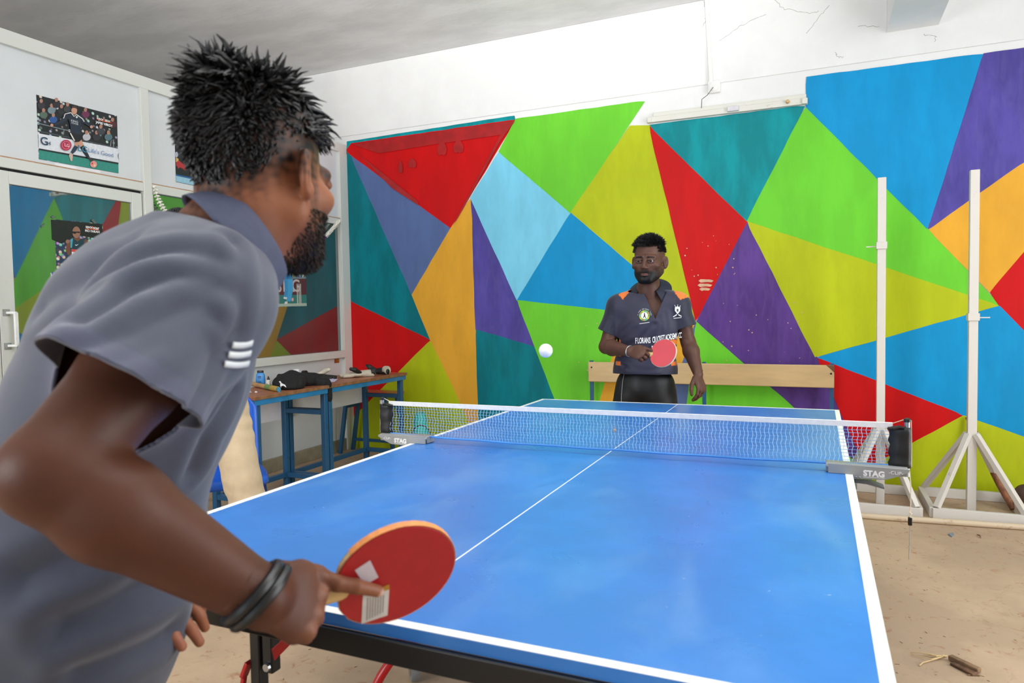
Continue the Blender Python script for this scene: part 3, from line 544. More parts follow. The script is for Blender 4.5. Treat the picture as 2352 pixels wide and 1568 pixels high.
p.limb('arm', [(606,752),(548,792),(505,830),(445,848)], [44, 40, 28, 20], NV); p.limb('arm', [(676,768),(712,815),(778,862)], [44, 34, 22], NV); p.disc('hand', 438, 850, 13, SK); p.disc('hand', 778, 864, 13, SK)
p.poly('shirt', [(588,752),(618,738),(655,752),(690,775),(692,850),(684,932),(600,918),(596,850),(582,800)], NV); p.poly('shorts', [(600,914),(688,930),(698,968),(672,992),(640,996),(602,962)], (18, 20, 26)); p.limb('shirt_trim', [(538,792),(552,754),(604,742)], 7, (230, 228, 220)); p.limb('shirt_trim', [(654,762),(700,795),(716,820)], 7, (230, 228, 220)); p.limb('shorts_trim', [(596,918),(632,984)], 10, (228, 222, 210))
p.limb('collar', [(604,746),(628,776),(652,756)], 6, (230, 228, 220)); p.disc('badge', 651, 781, 9, (210, 216, 222)); p.disc('head', 629, 722, 25, SK, 38); p.poly('hair', [(604,712),(606,688),(628,680),(654,694),(655,716),(640,704),(618,702)], (66, 52, 44))
p.text('KING', 632, 818, 22, (226, 230, 234)); p.text('POWER', 634, 838, 15, (226, 230, 234)); p.text('spor', 852, 796, 33, (240, 240, 240), sx=.95, bold=.6); p.text('star', 915, 812, 33, (240, 240, 240), sx=.95, bold=.6); p.text('t', 884, 802, 38, (226, 92, 40), bold=.8); p.limb('underline', [(820,798),(880,818),(948,830)], 5, (226, 92, 40)); p.text('JAMIE VARDY', 886, 842, 25, (244, 244, 244), sx=.9, bold=.8)
p.text('G', 372, 990, 78, (36, 62, 92), bold=1); p.text('4', 417, 1008, 38, (36, 62, 92)); p.disc('logo_disc', 558, 1022, 47, (176, 40, 74)); p.disc('logo_ring', 558, 1022, 36, (214, 120, 140)); p.disc('logo_disc', 558, 1022, 31, (176, 40, 74)); p.text('L', 553, 1020, 34, (240, 220, 226)); p.text('G', 574, 1026, 30, (240, 220, 226)); p.text('LG', 700, 1056, 62, (60, 130, 160), bold=1); p.text("Life's Good", 858, 1088, 44, (110, 140, 178)); p.text('(', 1006, 1112, 50, (36, 62, 92))
tp = thing('peeling_tape', 'torn white tape under the footballer poster', 'tape', tuple(on_x(175, 385, XL-.02)))
obj('tape_strip', MB().prism([on_x(*q, XL-.0205) for q in ((125, 374), (230, 392), (231, 398), (170, 388), (126, 379))], (.0004, 0, 0)), mat('white_tape', (236, 236, 240), .5), tp)

p = Poster('wall_poster', 'dark poster of a badminton player beside the upper post', XL-.0218, (0, 60, 3.733), [(1508,1335),(2010,1440),(2000,826),(1490,712)], mat('print_dark_court', (24, 27, 28), .35, .1, 20))
p.poly('court', [(1508,1332),(2008,1437),(2007,1378),(1507,1272)], (150, 196, 216)); p.poly('court_line', [(1507,1282),(2007,1388),(2007,1376),(1507,1268)], (30, 90, 150)); p.poly('board', [(1504,1072),(2004,1180),(2006,1372),(1507,1268)], (20, 30, 34)); p.limb('line', [(1500,1015),(1560,1022),(1625,1045)], 6, (180, 186, 206)); p.disc('shuttle', 1562, 755, 12, (226, 214, 214), 17); p.disc('bull_cap', 1512, 1100, 14, (176, 180, 200), 24)
p.poly('logo_bull', [(1507,1160),(1530,1150),(1556,1172),(1578,1190),(1572,1176),(1592,1166),(1592,1180),(1584,1192),(1592,1222),(1584,1240),(1560,1218),(1538,1210),(1526,1224),(1520,1204),(1508,1196)], (178, 44, 52)); p.poly('logo_sun', [(1506,1122),(1530,1140),(1526,1156),(1506,1166)], (214, 170, 96)); p.limb('racket_shaft', [(1584,920),(1608,868)], 5, (200, 210, 220)); p.disc('racket_head', 1612, 838, 10, (210, 216, 200), 34)
p.limb('arm', [(1576,944),(1600,985),(1650,1000)], [26, 32, 34], (214, 168, 154)); p.limb('grip', [(1578,950),(1588,918)], 10, (220, 196, 90)); p.poly('shirt', [(1622,990),(1690,985),(1740,1010),(1730,1170),(1640,1160),(1632,1080)], (226, 206, 204)); p.limb('leg', [(1652,1140),(1655,1220),(1662,1290)], [50, 40, 26], (210, 160, 144)); p.poly('shoe', [(1645,1290),(1680,1288),(1700,1330),(1655,1335)], (200, 214, 226)); p.disc('head', 1690, 950, 26, SK, 36)

p = Poster('glass_poster', 'poster of a runner in dark vest stuck on the glass door', XL-.0198, (0, 400, 3.136), [(352,1010),(770,1080),(738,357),(316,317)], crowd_mat('stadium_crowd_print', (40, 58, 84), 46, .7, .55))
p.poly('stand_shadow', [(318,322),(736,360),(736,470),(560,440),(440,500),(324,450)], (24, 28, 26)); p.poly('blue_hoarding', [(342,702),(740,740),(744,850),(346,812)], (34, 62, 160)); p.poly('track', [(346,812),(744,850),(768,1078),(352,1008)], (206, 90, 70)); p.text('HTH', 405, 728, 34, (220, 226, 240), bold=.8); p.text('DFC', 402, 764, 34, (220, 226, 240), bold=.8); p.text('RO', 398, 798, 30, (220, 226, 240), bold=.8)
p.limb('arm', [(492,485),(488,545),(498,580)], [26, 30, 24], SKB); p.limb('arm', [(600,480),(650,530),(620,640)], [46, 40, 34], SKB); p.poly('vest', [(515,462),(560,455),(605,470),(600,560),(560,600),(515,600),(505,520)], (22, 58, 70)); p.poly('vest_panel', [(505,470),(524,462),(516,530),(506,530)], (80, 160, 176)); p.poly('chest', [(528,462),(560,452),(584,466),(556,484)], SKB); p.poly('shorts', [(512,610),(600,615),(606,700),(520,690)], (24, 40, 60)); p.limb('leg', [(540,690),(530,800),(560,880)], [46, 36, 26], SKB); p.limb('leg', [(585,690),(610,790),(600,900)], [46, 36, 26], SKB); p.poly('bib', [(512,540),(566,546),(566,600),(516,600)], (236, 232, 228)); p.poly('bib_band', [(512,538),(566,544),(566,566),(512,558)], (206, 66, 60)); p.text('RAH', 540, 584, 18, (60, 60, 70)); p.disc('hand', 484, 484, 14, (150, 104, 84)); p.disc('head', 547, 418, 29, (150, 108, 90), 42); p.poly('sunglasses', [(517,412),(575,414),(572,424),(548,422),(540,430),(520,426)], (20, 20, 22)); p.limb('swoosh', [(538,508),(546,513),(562,504)], [4, 6, 1], (230, 236, 240))
p.text('spor', 640, 380, 26, (244, 244, 244), bold=.6); p.text('star', 689, 388, 26, (244, 244, 244), bold=.6); p.text('t', 664, 383, 30, (226, 92, 40), bold=.8); p.limb('underline', [(612,392),(665,397),(712,402)], 4, (226, 92, 40)); p.text('MO FARAH', 662, 412, 20, (240, 240, 240), sx=.95, bold=.7)
for k, q in enumerate(([(290, 372), (318, 352), (318, 366), (296, 388)], [(362, 308), (380, 296), (396, 308), (378, 320)], [(652, 332), (668, 322), (694, 352), (680, 358)], [(308, 880), (330, 862), (334, 872), (314, 890)])): p.poly('tape', q, (88, 104, 96))

p = Poster('glass_poster', 'poster of a batsman in light blue stuck on the partition window', XL-.0258, (540, 480, 3.733), [(350,838),(614,832),(600,318),(332,318)], crowd_mat('bright_crowd_print', (70, 74, 92), 40, .85, .6))
p.poly('rope', [(342,588),(607,584),(607,596),(342,600)], (120, 140, 150)); p.poly('hoarding', [(344,600),(608,596),(611,735),(347,745)], (92, 52, 58)); p.poly('turf', [(347,738),(611,734),(613,806),(349,812)], (58, 128, 122)); p.poly('pitch', [(349,812),(613,806),(613,830),(350,836)], (170, 190, 176)); p.text('S', 374, 662, 88, (196, 186, 184), bold=1.5); p.text('T', 418, 662, 88, (196, 186, 184), bold=1.5); p.text('A', 470, 662, 88, (196, 186, 184), bold=1.5); p.text('G', 520, 662, 88, (196, 186, 184), bold=1.5)
for x in (530, 545, 558): p.limb('stump', [(x, 640), (x+4, 815)], 7, (206, 206, 200))
p.limb('leg', [(440,600),(445,690),(428,760)], [44, 40, 34], (60, 150, 206)); p.limb('leg', [(470,600),(474,690),(456,790)], [46, 42, 36], (72, 166, 220)); p.poly('shoe', [(416,752),(444,756),(440,774),(412,768)], (220, 222, 226)); p.poly('shoe', [(424,794),(446,790),(448,812),(420,815)], (224, 226, 230)); p.disc('pad_roll', 490, 775, 10, (226, 170, 170), 16); p.poly('shirt', [(392,490),(440,480),(480,520),(486,590),(424,602),(408,550)], (44, 134, 190)); p.limb('arm', [(404,500),(440,505),(476,478)], [26, 24, 20], (50, 120, 170)); p.limb('forearm', [(410,520),(446,500),(478,470)], [20, 20, 16], (120, 76, 58)); p.disc('glove', 480, 470, 14, (216, 218, 226)); p.limb('bat', [(478,460),(512,452),(535,430)], [10, 18, 20], (196, 150, 110)); p.disc('helmet', 406, 458, 19, (30, 46, 76), 20); p.disc('face', 412, 474, 11, (130, 86, 66), 12)
p = Poster('glass_poster', 'small poster of a golden trophy stuck on the partition window', XL-.0258, (540, 480, 3.733), [(183,898),(318,894),(312,610),(178,612)], mat('print_dark_sheet', (34, 28, 22), .35, .1, 20))
p.limb('border', [(186,894),(316,890)], 6, (230, 230, 226)); p.limb('border', [(315,890),(310,612)], 5, (220, 220, 214)); p.poly('cup', [(200,650),(294,650),(284,720),(262,750),(264,800),(290,840),(206,842),(232,800),(232,750),(208,716)], (206, 160, 50)); p.poly('cup_shine', [(236,664),(262,664),(256,736),(240,740)], (246, 220, 130)); p.limb('plinth', [(198,846),(298,843)], 16, (150, 108, 36)); p.limb('caption', [(196,878),(304,875)], 6, (150, 146, 140))
sk = thing('sticker', 'tiny red and gold sticker under the window corner', 'sticker', tuple(on_x(783, 829, XL+.012)))
q = [on_x(*c, XL-.0212) for c in ((768, 834), (779, 833), (779, 823), (768, 824))]; obj('label_sheet', MB().prism(q, (.0006, 0, 0)), mat('sticker_red', (140, 44, 34), .5, .4, 60, c2=(190, 150, 70)), sk)

# ------------------------------------------------------------------ paper flower garland across the window
GP = [(.985,2.118),(1.033,2.007),(1.17,1.88),(1.55,1.735),(1.95,1.70),(2.319,1.762),(2.484,1.81),(2.703,1.941),(2.93,2.118)]
def even(P, step):
    P = [np.array(p, float) for p in P]; out = [P[0]]; acc = 0
    for a, b in zip(P, P[1:]):
        l = np.linalg.norm(b-a); s = step-acc
        while s <= l: out.append(a+(b-a)*s/l); s += step
        acc = (acc+l) % step
    return out
gl = thing('flower_garland', 'white, purple and pink paper flower garland hanging across the partition window', 'garland', (XL+.01, 1.95, 1.70))
GX = XL+.012; gp = even(spline(GP, 14), .0205)
obj('string', MB().tube([(GX, y, z) for y, z in gp], .0015, 5), M_pvc, gl)
def flower_mesh():
    mb = MB(); n = 10; v = [(0, 0, .006)]
    for k in range(n): a = 2*math.pi*k/n; rr = .021 if k % 2 else .0165; v.append((rr*math.cos(a), rr*math.sin(a), .004 if k % 2 else -.002))
    v.append((0, 0, -.007)); mb.add(v, [(0, 1+k, 1+(k+1) % n) for k in range(n)]+[(n+1, 1+(k+1) % n, 1+k) for k in range(n)]); me = bpy.data.meshes.new('flower'); me.from_pydata(mb.v, [], mb.f); return me
fm = {}
for cname, c in dict(white=(234, 232, 220), purple=(92, 44, 132), pink=(206, 84, 170), cyan=(70, 170, 190)).items(): fm[cname] = flower_mesh(); fm[cname].materials.append(mat('petal_'+cname, c, .6, .1, 30))
r = rnd(4)
for i, (y, z) in enumerate(gp):
    a = gp[max(i-1, 0)]; b = gp[min(i+1, len(gp)-1)]; d = abs(y-1.95); c = 'white' if d > .76 else 'purple' if d > .585 else 'pink' if d > .4 else 'cyan' if d > .2 else 'pink'
    if y < 1.3: c = 'white'
    o = bpy.data.objects.new('flower', fm[c]); col.objects.link(o); o.parent = gl; o.location = Vector((GX, y, z))-gl.location
    q = Vector((0, 0, 1)).rotation_difference(Vector((0, b[0]-a[0], b[1]-a[1])).normalized()); o.rotation_mode = 'QUATERNION'; o.rotation_quaternion = q @ Matrix.Rotation(r.uniform(0, 6), 4, 'Z').to_quaternion(); o.scale = (1.05, 1.05, 1.3)

# ------------------------------------------------------------------ things on the desks
DZ = .7575
def dk(px, py, h=0): return on_z(px, py, DZ+h)
c = dk(599, 885); bl = thing('powder_bottle', 'blue talcum bottle with black cap on the near desk', 'bottle', tuple(c)); M_bb = mat('blue_bottle', (70, 150, 222), .35, .03)
def obox(name, c, prof, m, parent, asp=.5, rot=.35):
    mb = MB(); n = 20; v = []
    for w, z in prof:
        for k in range(n):
            a = 2*math.pi*k/n; x = math.copysign(abs(math.cos(a))**.6, math.cos(a))*w; y = math.copysign(abs(math.sin(a))**.6, math.sin(a))*w*asp; v.append((c[0]+x*math.cos(rot)-y*math.sin(rot), c[1]+x*math.sin(rot)+y*math.cos(rot), c[2]+z))
    m_ = len(prof); mb.add(v, [(i*n+k, i*n+(k+1) % n, (i+1)*n+(k+1) % n, (i+1)*n+k) for i in range(m_-1) for k in range(n)]+[tuple(range(n-1, -1, -1)), tuple((m_-1)*n+k for k in range(n))]); return obj(name, mb, m, parent, smooth=True)
bb = obox('bottle_body', c, [(.030, 0), (.033, .003), (.033, .05), (.030, .078), (.024, .09), (.022, .092)], M_bb, bl); obox('cap', c+np.array((0, 0, .092)), [(.022, 0), (.0225, .002), (.0225, .014), (.021, .016)], M_blk, bl)
fx = np.array((math.cos(.35), math.sin(.35), 0)); fn = np.array((math.sin(.35), -math.cos(.35), 0))
for z, h in ((.066, .006), (.057, .004), (.03, .003), (.022, .003), (.012, .005)): obj('printed_line', MB().bar(c+fn*.0172+fx*.012+np.array((0, 0, z)), c+fn*.0172-fx*.012+np.array((0, 0, z)), .0006, h), mat('print_navy', (30, 50, 110), .5), bb)
c = dk(617, 890); wb = thing('small_bottle', 'small white bottle with dark cap beside the blue bottle', 'bottle', tuple(c))
obj('bottle_body', MB().lathe([(.0, 0), (.0155, .0), (.0165, .003), (.0165, .046), (.014, .052), (.007, .056)], c, 20), mat('cream_plastic', (232, 226, 214), .4), wb, smooth=True); obj('cap', MB().lathe([(.0095, .056), (.009, .066), (.0055, .070), (.005, .078), (.003, .08)], c, 16), mat('dark_brown_cap', (58, 34, 30), .4), wb, smooth=True)
text('lettering', 'R', .014, mat('print_rust', (170, 84, 60), .5), wb, c+np.array((.004, -.0166, .026)), (1, .2, 0), (0, 0, 1), .0004)
a, b = np.array((-2.97, 1.30, DZ)), np.array((-2.52, 1.19, DZ)); a, b = dk(566, 884), dk(652, 902); b = a+(b-a)*.88
ba = thing('cricket_bat', 'old wooden cricket bat lying with its taped handle over the desk edge', 'bat', tuple((a+b)/2*np.array((1, 1, 0))+np.array((0, 0, DZ)))); d = (b-a)/np.linalg.norm(b-a); M_cane = mat('bat_wood', (190, 146, 96), .6, .1, 20)
hn = lambda t: a+d*t*np.linalg.norm(b-a)+np.array((0, 0, .017))
obj('handle', MB().tube([hn(0), hn(.16), hn(.3), hn(.65)], [.022, .019, .0155, .0155], 14), M_cane, ba, smooth=True); obj('green_grip', MB().tube([hn(.64), hn(.8)], .0165, 14), mat('green_tape', (112, 150, 84), .7, .1, 40), ba, smooth=True); obj('yellow_grip', MB().tube([hn(t) for t in np.linspace(.8, .985, 9)], [.0168, .018]*4+[.0165], 14), mat('yellow_tape', (188, 156, 72), .7, .1, 40), ba, smooth=True)
obj('handle_end', MB().tube([hn(.98), hn(1.0)], [.015, .0145], 14), mat('blue_tape', (60, 130, 160), .6), ba, smooth=True); obj('loose_tape', MB().tube([hn(.985)-np.array((0, 0, .012)), hn(1.03)-np.array((0, 0, .02)), hn(1.10)-np.array((0, 0, .032))], [.006, .007, .001], 6), mat('blue_tape', (60, 130, 160), .6), ba, smooth=True)
bd = a-d*.26; obj('blade', MB().bar(a-d*.55+np.array((0, 0, .022)), a-d*.02+np.array((0, 0, .022)), .1, .038), M_cane, ba, bevel=.012)
# papers and small litter on the desks
def sheet(name, label, pts, c, h=.0006, cat='paper', curl=0):
    P = [dk(*q) for q in pts]; o = obj(name, MB().prism(P, (0, 0, h)), mat('paper_%d_%d_%d' % c, c, .7, .04), None); return tag(o, label, cat)
sheet('paper_sheet', 'flat white paper under the black keeper gloves', [(806,866),(866,859),(848,856),(792,861)], (226, 226, 232)); sheet('paper_scrap', 'white paper scrap at the near end of the near desk', [(560,901),(578,901),(574,897),(562,897)], (230, 226, 236))
fp = thing('folded_paper', 'folded lavender paper slip beside the black cloth', 'paper', tuple(dk(757, 874)))
for k, q in enumerate(([(741,878),(768,877),(776,871),(752,870)], [(743,876),(764,875),(768,868),(745,868)])): obj('paper_fold', MB().prism([dk(*c_, .002+.004*k) for c_ in q], (0, 0, .003)), mat('lavender_paper', (214, 206, 232), .7, .05), fp)
tag(obj('chalk_bit', MB().ball(dk(588, 900, .006), .009, 10, 6, (1.2, .8, .6)), mat('chalk_white', (238, 238, 236), .8), smooth='all'), 'small white chalk lump near the desk edge', 'chalk')
c = np.array((-2.88, 1.80, DZ)); c = dk(681, 873); jr = thing('white_jar', 'white plastic jar with a teal label behind the black cloth', 'jar', tuple(c))
obj('jar_body', MB().lathe([(0, 0), (.024, 0), (.025, .003), (.025, .056), (.022, .062)], c, 20), mat('white_jar_plastic', (232, 236, 236), .4), jr, smooth=True); obj('jar_lid', MB().lathe([(.0255, .06), (.0255, .082), (.022, .086)], c, 20), mat('white_jar_plastic', (232, 236, 236), .4), jr, smooth=True); obj('jar_label', MB().lathe([(.0256, .012), (.0256, .05)], c, 20), mat('teal_label', (60, 160, 170), .5, .3, 60), jr, smooth=True)
# ------------------------------------------------------------------ soft shapes: smooth implicit bodies meshed with surface nets
def V3(*a): return np.array(a, dtype=np.float64)
def unit(v): v = np.asarray(v, float); return v/np.linalg.norm(v)
def smin(a, b, k): h = np.clip(.5+.5*(b-a)/k, 0, 1); return b+(a-b)*h-k*h*(1-h)
def smax(a, b, k): return -smin(-a, -b, k)
def cap(P, a, b, ra, rb):
    a, b = np.asarray(a, float), np.asarray(b, float); d = b-a; t = np.clip((P-a)@d/(d@d), 0, 1); return np.linalg.norm(P-a-t[:,None]*d, axis=1)-(ra+t*(rb-ra))
def fcap(P, a, b, ra, rb, n, f):
    a, b = np.asarray(a, float), np.asarray(b, float); d = b-a; t = np.clip((P-a)@d/(d@d), 0, 1); q = P-a-t[:,None]*d; qn = q@n; o = np.maximum((q*q).sum(1)-qn*qn, 0)
    return (np.sqrt(o+(qn/f)**2)-(ra+t*(rb-ra)))*math.sqrt(f)
def chain(P, pts, rs, k=.01):
    d = None
    for i in range(len(pts)-1):
        e = cap(P, pts[i], pts[i+1], rs[i], rs[i+1]); d = e if d is None else smin(d, e, k)
    return d
def ell(P, c, r, R=None):
    q = P-np.asarray(c, float)
    if R is not None: q = q@R
    r = np.asarray(r, float); k0 = np.linalg.norm(q/r, axis=1); k1 = np.linalg.norm(q/(r*r), axis=1); return k0*(k0-1)/np.maximum(k1, 1e-9)
def frame(f, u):
    """columns right, forward, up"""
    f = unit(f); r = unit(np.cross(f, u)); return np.stack([r, f, np.cross(r, f)], 1)
def mesh_sdf(fn, lo, hi, h, polish=1):
    lo, hi = np.asarray(lo, float), np.asarray(hi, float); n = 8; nb = np.ceil((hi-lo)/(h*n)).astype(int)+1; bs = h*n
    g = np.stack(np.meshgrid(*[np.arange(k) for k in nb], indexing='ij'), -1).reshape(-1, 3); d = fn(lo+(g+.5)*bs); act = g[np.abs(d) < bs*1.35]
    L = np.stack(np.meshgrid(*[np.arange(n+1)]*3, indexing='ij'), -1).reshape(-1, 3); EG = [[], [], []]; EP = [[], [], []]; ES = [[], [], []]
    for c in range(0, len(act), 350):
        blk = act[c:c+350]; G = blk[:,None,:]*n+L[None]; v = fn((lo+G.reshape(-1, 3)*h)).reshape(len(blk), n+1, n+1, n+1); s0 = v[:,:n,:n,:n]
        for ax in range(3):
            s1 = v[:,1:,:n,:n] if ax == 0 else v[:,:n,1:,:n] if ax == 1 else v[:,:n,:n,1:]; w = np.nonzero((s0 < 0) != (s1 < 0))
            if len(w[0]) == 0: continue
            a = s0[w]; b = s1[w]; gi = blk[w[0]]*n+np.stack(w[1:], 1); p = gi.astype(float); p[:,ax] += a/(a-b); EG[ax].append(gi); EP[ax].append(p); ES[ax].append(a < 0)
    keys = []; pos = []; quads = []; M = 1 << 20; off = 0
    for ax in range(3):
        if not EG[ax]: continue
        gi = np.concatenate(EG[ax])+1; p = np.concatenate(EP[ax]); s = np.concatenate(ES[ax]); b, c = [(1, 2), (2, 0), (0, 1)][ax]; eb = np.zeros(3, int); eb[b] = 1; ec = np.zeros(3, int); ec[c] = 1; ids = []
        for dlt in (0, eb, eb+ec, ec):
            q = gi-dlt; keys.append((q[:,0]*M+q[:,1])*M+q[:,2]); pos.append(p); ids.append(np.arange(len(q))+off); off += len(q)
        q = np.stack(ids, 1); q[~s] = q[~s][:,::-1]; quads.append(q)
    keys = np.concatenate(keys); pos = np.concatenate(pos); quads = np.concatenate(quads); u, inv = np.unique(keys, return_inverse=True)
    acc = np.stack([np.bincount(inv, pos[:,k], len(u)) for k in range(3)], 1)/np.bincount(inv, minlength=len(u))[:,None]; V = lo+acc*h; F = inv[quads]
    if polish:
        for _ in range(polish):
            d = fn(V); e = h*.4; g = np.stack([fn(V+np.eye(3)[k]*e)-fn(V-np.eye(3)[k]*e) for k in range(3)], 1)/(2*e); V = V-np.clip(d/np.maximum((g*g).sum(1), .2), -h*.7, h*.7)[:,None]*g
    return V, F
def normals(fn, V, e=.004): g = np.stack([fn(V+np.eye(3)[k]*e)-fn(V-np.eye(3)[k]*e) for k in range(3)], 1); return g/np.maximum(np.linalg.norm(g, axis=1), 1e-9)[:,None]
def join(*ms):
    v = []; f = []; o = 0
    for V, F in ms: v.append(V); f += [tuple(q) for q in (np.asarray(F)+o).tolist()]; o += len(V)
    return np.concatenate(v), f
def soft(name, VF, material, parent=None, colors=None, cuts=(), solid=0, tagv=None):
    V, F = VF; me = bpy.data.meshes.new(name); off = np.array(loc_of(parent)) if parent is not None else np.array(((V[:,0].min()+V[:,0].max())/2, (V[:,1].min()+V[:,1].max())/2, V[:,2].min()))
    me.from_pydata((V-off).tolist(), [], F if isinstance(F, list) else F.tolist()); me.materials.append(material)
    if colors is not None:
        a = me.color_attributes.new('Col', 'FLOAT_COLOR', 'POINT'); c = np.ones((len(V), 4)); c[:,:3] = colors; a.data.foreach_set('color', c.astype(np.float32).ravel())
    if cuts:
        bm = bmesh.new(); bm.from_mesh(me)
        for ce, rad, planes, *pred in cuts:      # open a hem: cut away what lies beyond all these planes, near this point only
            ce = Vector(ce)-Vector(off); pl = [(Vector(co)-Vector(off), Vector(no)) for co, no in planes]
            for co, no in pl:
                fs = [f for f in bm.faces if (f.calc_center_median()-ce).length < rad]; es = {e for f in fs for e in f.edges}; vs = {v for f in fs for v in f.verts}
                bmesh.ops.bisect_plane(bm, geom=list(vs)+list(es)+fs, plane_co=co, plane_no=no, clear_outer=False)
            kill = [f for f in bm.faces if (f.calc_center_median()-ce).length < rad+.02 and all((f.calc_center_median()-co).dot(no) > 1e-5 for co, no in pl)]
            if pred and kill: w = pred[0](np.array([f.calc_center_median() for f in kill])+off); kill = [f for f, k_ in zip(kill, w) if k_]
            bmesh.ops.delete(bm, geom=kill, context='FACES')
        bm.to_mesh(me); bm.free()
    me.polygons.foreach_set('use_smooth', [True]*len(me.polygons)); o = bpy.data.objects.new(name, me); col.objects.link(o); o.location = (0, 0, 0) if parent is not None else tuple(off)
    if parent is not None: o.parent = parent
    if solid: s = o.modifiers.new('solid', 'SOLIDIFY'); s.thickness = solid; s.offset = 1
    return o
def vnoise(V, s, seed=0):
    """cheap smooth noise for many points"""
    r = np.random.RandomState(seed); out = np.zeros(len(V))
    for k in range(7): d = r.normal(size=3); d /= np.linalg.norm(d); out += np.sin(V@d*s*r.uniform(.6, 1.7)+r.uniform(0, 6.28))
    return out/3.2
def polydist(V, pts):
    d = np.full(len(V), 9.)
    for a, b in zip(pts, pts[1:]): d = np.minimum(d, cap(V, a, b, 0, 0))
    return d
# ---- heap of black cloth, keeper gloves
BKC = mat('black_cotton', (14, 14, 16), .8, .15, 20, .15, 120); c0 = dk(676, 888); e1 = unit(dk(740, 872)-dk(640, 896)); e2 = V3(-e1[1], e1[0], 0)
def cloth(P):
    q = P-c0; L = np.stack([q@e1, q@e2, q[:,2]], 1)
    d = ell(L, (-.07, .0, .035), (.13, .11, .062)); d = smin(d, ell(L, (.02, .03, .06), (.12, .08, .05)), .03); d = smin(d, ell(L, (.13, -.03, .03), (.13, .08, .05)), .03); d = smin(d, ell(L, (-.12, -.05, .015), (.09, .06, .03)), .03)
    d = smin(d, cap(L, (.10, -.08, .03), (.13, -.17, .0), .045, .04), .03); d = smin(d, cap(L, (.13, -.17, .0), (.14, -.19, -.10), .036, .022), .025)
    d = d+.006*np.sin(L[:,0]*55+3*np.sin(L[:,1]*30))*np.cos(L[:,1]*38+L[:,2]*25)+.004*np.sin(L[:,0]*20-L[:,1]*70)
    return np.maximum(d, np.where(L[:,1] > -.10, -L[:,2]+.001, -9)) 
ct = thing('black_cloth', 'crumpled black sports shirt heaped over the desk edge', 'cloth', tuple(c0)); soft('cloth_heap', mesh_sdf(cloth, c0-V3(.35, .35, .14), c0+V3(.35, .35, .14), .007), BKC, ct)
lp = on_x(649, 884, float(c0[0]+.02)); lp = dk(649, 884, .055)
obj('leaping_cat_print', MB().prism([lp+V3(*q) for q in ((-.03, 0, .022), (-.018, 0, .026), (-.006, 0, .012), (.012, .01, .0), (.022, .01, -.016), (.012, .01, -.012), (.002, .005, -.004), (-.01, 0, -.006), (-.014, 0, -.018), (-.02, 0, -.004), (-.018, 0, .010))], (.003, -.003, 0)), M_prt, ct)
def glove(label, c, ang, ms, seed):
    t = thing('keeper_glove', label, 'glove', tuple(c)); ux = V3(math.cos(ang), math.sin(ang), 0); uy = V3(-ux[1], ux[0], 0)
    def loc(P): q = P-c; return np.stack([q@ux, q@uy, q[:,2]], 1)
    def palm(P):
        L = loc(P); d = ell(L, (0, 0, .022), (.075, .055, .022)); d = smin(d, cap(L, (-.05, 0, .022), (-.12, .0, .022), .03, .034), .02)
        for k, y in enumerate((-.042, -.014, .014, .042)): d = smin(d, cap(L, (.04, y, .018), (.105+.012*(k in (1, 2)), y*1.15, .014), .016, .013), .006)
        return np.maximum(d, -L[:,2])
    def thumb(P): L = loc(P); return chain(L, [(-.02, .03, .035), (.02, .055, .062), (.05, .05, .07)], [.019, .018, .014])
    soft('glove_body', mesh_sdf(palm, c-V3(.17, .17, .01), c+V3(.17, .17, .12), .005), ms[0], t); soft('glove_thumb', mesh_sdf(thumb, c-V3(.17, .17, .01), c+V3(.17, .17, .12), .005), ms[1], t)
    obj('cuff', MB().tube([c-ux*.115+V3(0, 0, .034), c-ux*.145+V3(0, 0, .036)], [.036, .034], 16), ms[2], t, smooth=True); return t
LB = mat('black_leather', (28, 26, 25), .5, .2, 20); LW = mat('worn_white_leather', (206, 196, 176), .6, .12, 20)
glove('black and white keeper glove lying near the mural corner', V3(-2.72, 2.56, DZ), 2.9, (LB, LB, LW), 1)
glove('worn white keeper glove with black thumb in the middle of the corner desk', V3(-2.70, 2.26, DZ), -2.3, (LW, LB, LB), 2)
glove('flattened black glove between the folded paper and the white glove', V3(-2.87, 2.03, DZ), .25, (LB, LW, LB), 3)
